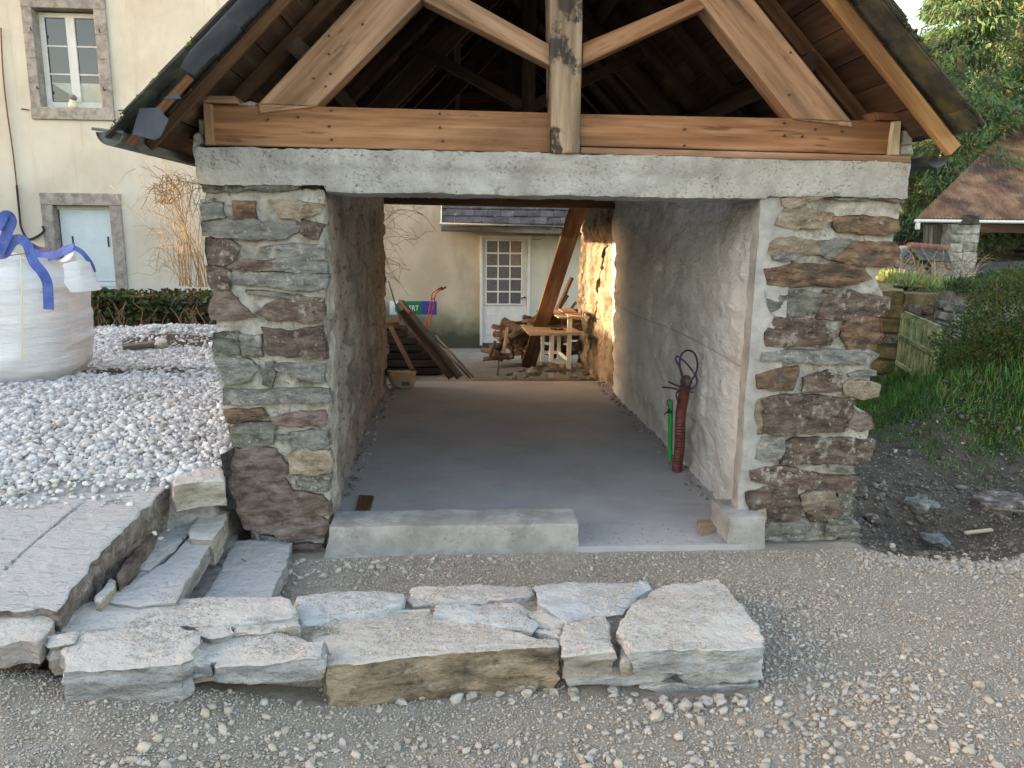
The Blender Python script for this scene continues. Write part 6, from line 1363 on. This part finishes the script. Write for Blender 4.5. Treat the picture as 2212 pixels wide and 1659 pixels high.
for i in range(9):
    p, q = ra.lerp(rb_, i/9), ra.lerp(rb_, (i+1.05)/9); V, F = tube_vf([p+Vector((0,0,.0)), q+Vector((0,0,.008))], [.055,.062], 8); mk('ridge_tile', V, F, m_tile, hut, smooth=True, sharp=50)
prism('roof_sheet', [ra+Vector((0,-.03,0)), ra+Vector((-.16,-.03,-.14)), ra+Vector((-.1,-.03,-.22)), ra+Vector((.05,-.03,-.1))], (0,-1,.2), .02, m_slate, hut)

bn = thing('open_barn', uy(2090, 580, 12), 'open-sided barn with rusty corrugated roof and white gutter', 'barn')
ea = uy(1978, 477, 12.); eb = Vector((ea.x+6.5, 12., uy(2212,480,12.).z)); up_ = depth_pt(2212, 318, 19.5)
rg0 = depth_pt(2290, 262, 20.5)
# corrugated roof: rises back from the eave, hip line on the left
nb = 150; V = []; F = []
for i in range(nb+1):
    t = i/nb; x = ea.x+t*6.5; bot = ea.lerp(eb, t)
    k_ = min(1., t/.80); dy = 4.4*k_; dz = 2.75*k_
    zo = .022*math.sin(i*math.pi/1.0*.5*2)
    for j in range(7):
        s = j/6; V.append((bot.x+.0, bot.y+dy*s, bot.z+.05+dz*s+(.03 if i % 2 else -.03)))
for i in range(nb):
    for j in range(6): a = i*7+j; F.append((a, a+7, a+8, a+1))
mk('corrugated_roof', V, F, m_rust, bn)
tube('gutter', [ea+Vector((-.05,-.05,.0)), eb+Vector((0,-.05,0))], .035, m_paint, bn, 8)
p = ea+Vector((.02,-.06,-.12)); tube('downpipe', [p+Vector((0,0,.08)), p+Vector((0,0,-.06))], .05, m_paint, bn, 8)
beam('eave_beam', ea+Vector((1.3,.15,-.13)), eb+Vector((0,.15,-.16)), .12, .2, m_woodd, bn)
for i, (a_, b_) in enumerate(zip(range(600, 790, 27), range(627, 817, 27))):
    P_ = [uy(*q, 12.25) for q in T('8', [a_,1355,b_-2,1355,b_-2,1478,a_-6 if i == 0 else a_,1478])]; prism('weatherboard', P_, (0,-1,0), .03, m_grey_wood, bn, grain=(0,0,1), bev=.004)
pa, pb_ = uy(*T('8', [845,1340])[0], 12.), uy(*T('8', [845,1660])[0], 12.)
V, F = dbox((pa.x-.32, 11.95, pb_.z-1.3), (pa.x+.32, 12.5, pa.z-.05), .07, lambda P: P+vfbm(P, 4, 3, 5)*.04); pil = mk('stone_pillar', V, F, m_ruin, bn, smooth=True, sharp=50)
z = pb_.z-.9
while z < pa.z-.2:
    h_ = random.uniform(.12, .24); sp2 = random.uniform(-.1, .1)
    for (x0, x1) in ((pa.x-.31, pa.x+sp2), (pa.x+sp2+.03, pa.x+.31)):
        pts = [(x0, 11.93, z), (x1, 11.93, z+.01), (x1, 11.93, z+h_-.03), (x0, 11.93, z+h_-.02)]; V, F = rock_vf(pts, (0,-1,0), .1, res=.09, rough=.02, seed=int(z*100)); mk('stone', V, F, random.choice([m_ruin, m_mortar]), pil, smooth=True, sharp=40)
    z += h_
prism('pillar_cap', [pa+Vector((-.2,-.1,-.05)), pa+Vector((.28,-.1,-.05)), pa+Vector((.22,-.1,.12)), pa+Vector((0,-.1,.16))], (0,-1,0), .3, m_slatem, bn)
beam('slate_pent', uy(*T('8', [900,1640])[0], 12.6), uy(*T('8', [1330,1625])[0], 12.2), .9, .05, m_slatel, bn, up=(0,-.4,1)); bn.children[-1].name = 'lower_roof'
V, F = box_vf((pa.x-2.2, 16.8, -.5), (eb.x+3, 16.9, 2.3)); mk('rear_wall', V, F, m_grey_wood, bn)

def conifer(u, y, Hh, Rm, seed, label, nb=95, nl=15000, tintm=1., name='conifer', lo=.12, droop=.35, zb=0., ls=(.10,.24), dead=False):
    r = np.random.default_rng(seed); x = uy(u, 480, y).x; root = thing(name, (x, y, zb), label, 'tree', 'tall conifers behind the barn')
    P = [Vector((x+math.sin(k*.8+seed)*.06, y, zb+Hh*k/9)) for k in range(10)]; tube('trunk', P, [.20*(1-.09*k)*(Hh/12)+.02 for k in range(10)], m_bark, root, 9)
    h_ = lo+(1-lo)*r.random(nb)**.9; az = r.uniform(0, 2*np.pi, nb); Lb = Rm*np.clip((1-h_), .05, 1)**.75*r.uniform(.55, 1.1, nb)
    mb = MB(); pick = r.integers(0, nb, nl); t = r.uniform(.18, 1, nl)**.75
    B = np.stack([np.full(nb, x), np.full(nb, y), zb+h_*Hh], 1); D = np.stack([np.cos(az), np.sin(az), np.full(nb, .18)], 1)
    dr = droop*Lb
    for i in range(nb):
        q = [B[i]+D[i]*Lb[i]*s-np.array([0,0,dr[i]*s*s]) for s in (0, .35, .7, 1)]; mb.add(*tube_vf(q, [.035*(Hh/12)*s for s in (1, .75, .5, .2)], 4))
    mb.build('branches', m_bark if not dead else m_drytw, root)['kind'] = 'stuff'
    Q = B[pick]+D[pick]*(Lb[pick]*t)[:,None]; Q[:,2] -= dr[pick]*t*t; side = r.normal(0, 1, (nl, 3))*np.array([1,1,.45]); Q += side*(.16+.16*Lb[pick]/Rm*(1.15-t))[:,None]*(Rm/2.6)
    dd = D[pick]*.6+r.normal(0, .45, (nl, 3))+np.array([0,0,-.75]); V, F = leaves(Q, dd, r.uniform(*ls, nl)*1.1, r, .24, .3)
    cl = fbm(Q, .9, 2, seed)*.35+1; tt = np.stack([r.uniform(.6, 1.5, nl), r.uniform(.65, 1.35, nl), r.uniform(.6, 1.3, nl)], 1)*cl[:,None]*np.array(tintm if isinstance(tintm, tuple) else (tintm,)*3)
    o = mk('crown', V, F, m_leafc, root, tint=np.repeat(tt, 4, 0)); o['kind'] = 'stuff'
    return root
conifer(2040, 16, 9.5, 3.0, 1, 'light green feathery conifer just above the right roof verge', 120, 25500, (1.25,1.2,1.0))
conifer(2150, 18, 12, 3.2, 2, 'tall conifer with bare golden branches left of the barn roof top', 110, 18000, (1.35,1.15,1.0))
conifer(2240, 16.5, 11, 3.0, 3, 'dense conifer rising above the barn roof at the right edge', 120, 24000, (1.0,1.05,.9))
conifer(1985, 21, 9.6, 2.6, 4, 'darker conifer far behind, nearest the shed roof', 110, 19500, (.9,1.05,1.0))
conifer(2100, 26, 15, 4.0, 5, 'dark background conifer between the two paler ones', 120, 22500, (.8,1.0,.95), ls=(.13,.28))
conifer(2230, 27, 16, 4.2, 6, 'dark background conifer at the upper right corner', 120, 22500, (.75,.95,.9), ls=(.13,.28))
conifer(1915, 24, 7.5, 3.0, 7, 'low conifer seen through the gap beside the right pier', 90, 13500, (.8,.8,.6), lo=.05, ls=(.14,.3))
conifer(2330, 22, 14, 4.0, 9, 'conifer mostly outside the right edge', 100, 13500, (.7,.8,.7), ls=(.16,.34))
conifer(2000, 19, 6.0, 2.6, 8, 'short bushy conifer beside the barn eave', 90, 13500, (.85,.85,.55), lo=.02)
for u, y, r_, lb in ((2178, 17.3, .17, 'bare pale trunk standing beneath the barn roof'), (1948, 17, .14, 'sunlit bare trunk just left of the barn gutter'), (2010, 18.5, .10, 'thin trunk behind the hut ridge')):
    x = uy(u, 500, y).x; t_ = thing('bare_trunk', (x, y, 0), lb, 'tree'); tube('trunk', [(x+.1*k*.3, y, -.2+k*1.2) for k in range(6)], [r_*(1-.06*k) for k in range(6)], M('pale_bark', [(.20,.14,.09),(.32,.23,.15)], 8, (3,3,1), bump=((18,.9,.01),)), t_, 10)
    for k in range(14):
        a = random.uniform(0, 6.28); z = random.uniform(.4, 5); L = random.uniform(.4, 1.1); V, F = tube_vf([(x+.1*z*.25, y, z), (x+math.cos(a)*L*.5, y+math.sin(a)*L*.5, z+.1), (x+math.cos(a)*L, y+math.sin(a)*L, z-.1)], [.02,.013,.006], 4); mk('limb', V, F, m_bark, t_)
# undergrowth under the trees
n = 12000; P = np.c_[RNG.uniform(6, 26, n), RNG.uniform(13, 28, n), RNG.uniform(-.2, 1.0, n)]; V, F = leaves(P, RNG.normal(0, 1, (n, 3))+np.array([0,0,.6]), RNG.uniform(.15, .4, n), RNG, .5); o = mk('undergrowth', V, F, m_leafb, tint=np.repeat(RNG.uniform(.5, 1.4, (n, 3)), 4, 0), center=False); tag(o, 'dark undergrowth beneath the conifers', 'undergrowth', kind='stuff')

# ------------------------------------------------------------------ barn and wall added out of view to the left to shade the yard
nb_ = thing('added_shade_barn', (-15.5, -6, 0), 'long low stone barn added out of view on the left to shade the yard', 'barn')
V, F = dbox((-18, -18, -.3), (-14, 3.9, 3.0), .6, lambda P: P+vfbm(P, .8, 2, 3)*.04); mk('wall', V, F, m_ruin, nb_)
V = [(-18.2,-18.2,2.95),(-13.8,-18.2,2.95),(-16,-18.2,4.5),(-18.2,4.05,2.95),(-13.8,4.05,2.95),(-16,4.05,4.5)]; mk('roof', V, [(0,1,2),(3,5,4),(1,4,5,2),(0,2,5,3),(0,3,4,1)], m_slatem, nb_)
yw = thing('added_shade_wall', (-15, 7, 0), 'high stone wall added out of view between barn and house to trim the low sun', 'wall')  # added unseen wall, its height cuts the sun beam from below
V, F = dbox((-15.3, 3.95, -.3), (-14.8, 10.1, 2.95), .3, lambda P: P+vfbm(P, 2, 2, 3)*.04); mk('wall', V, F, m_ruin, yw)
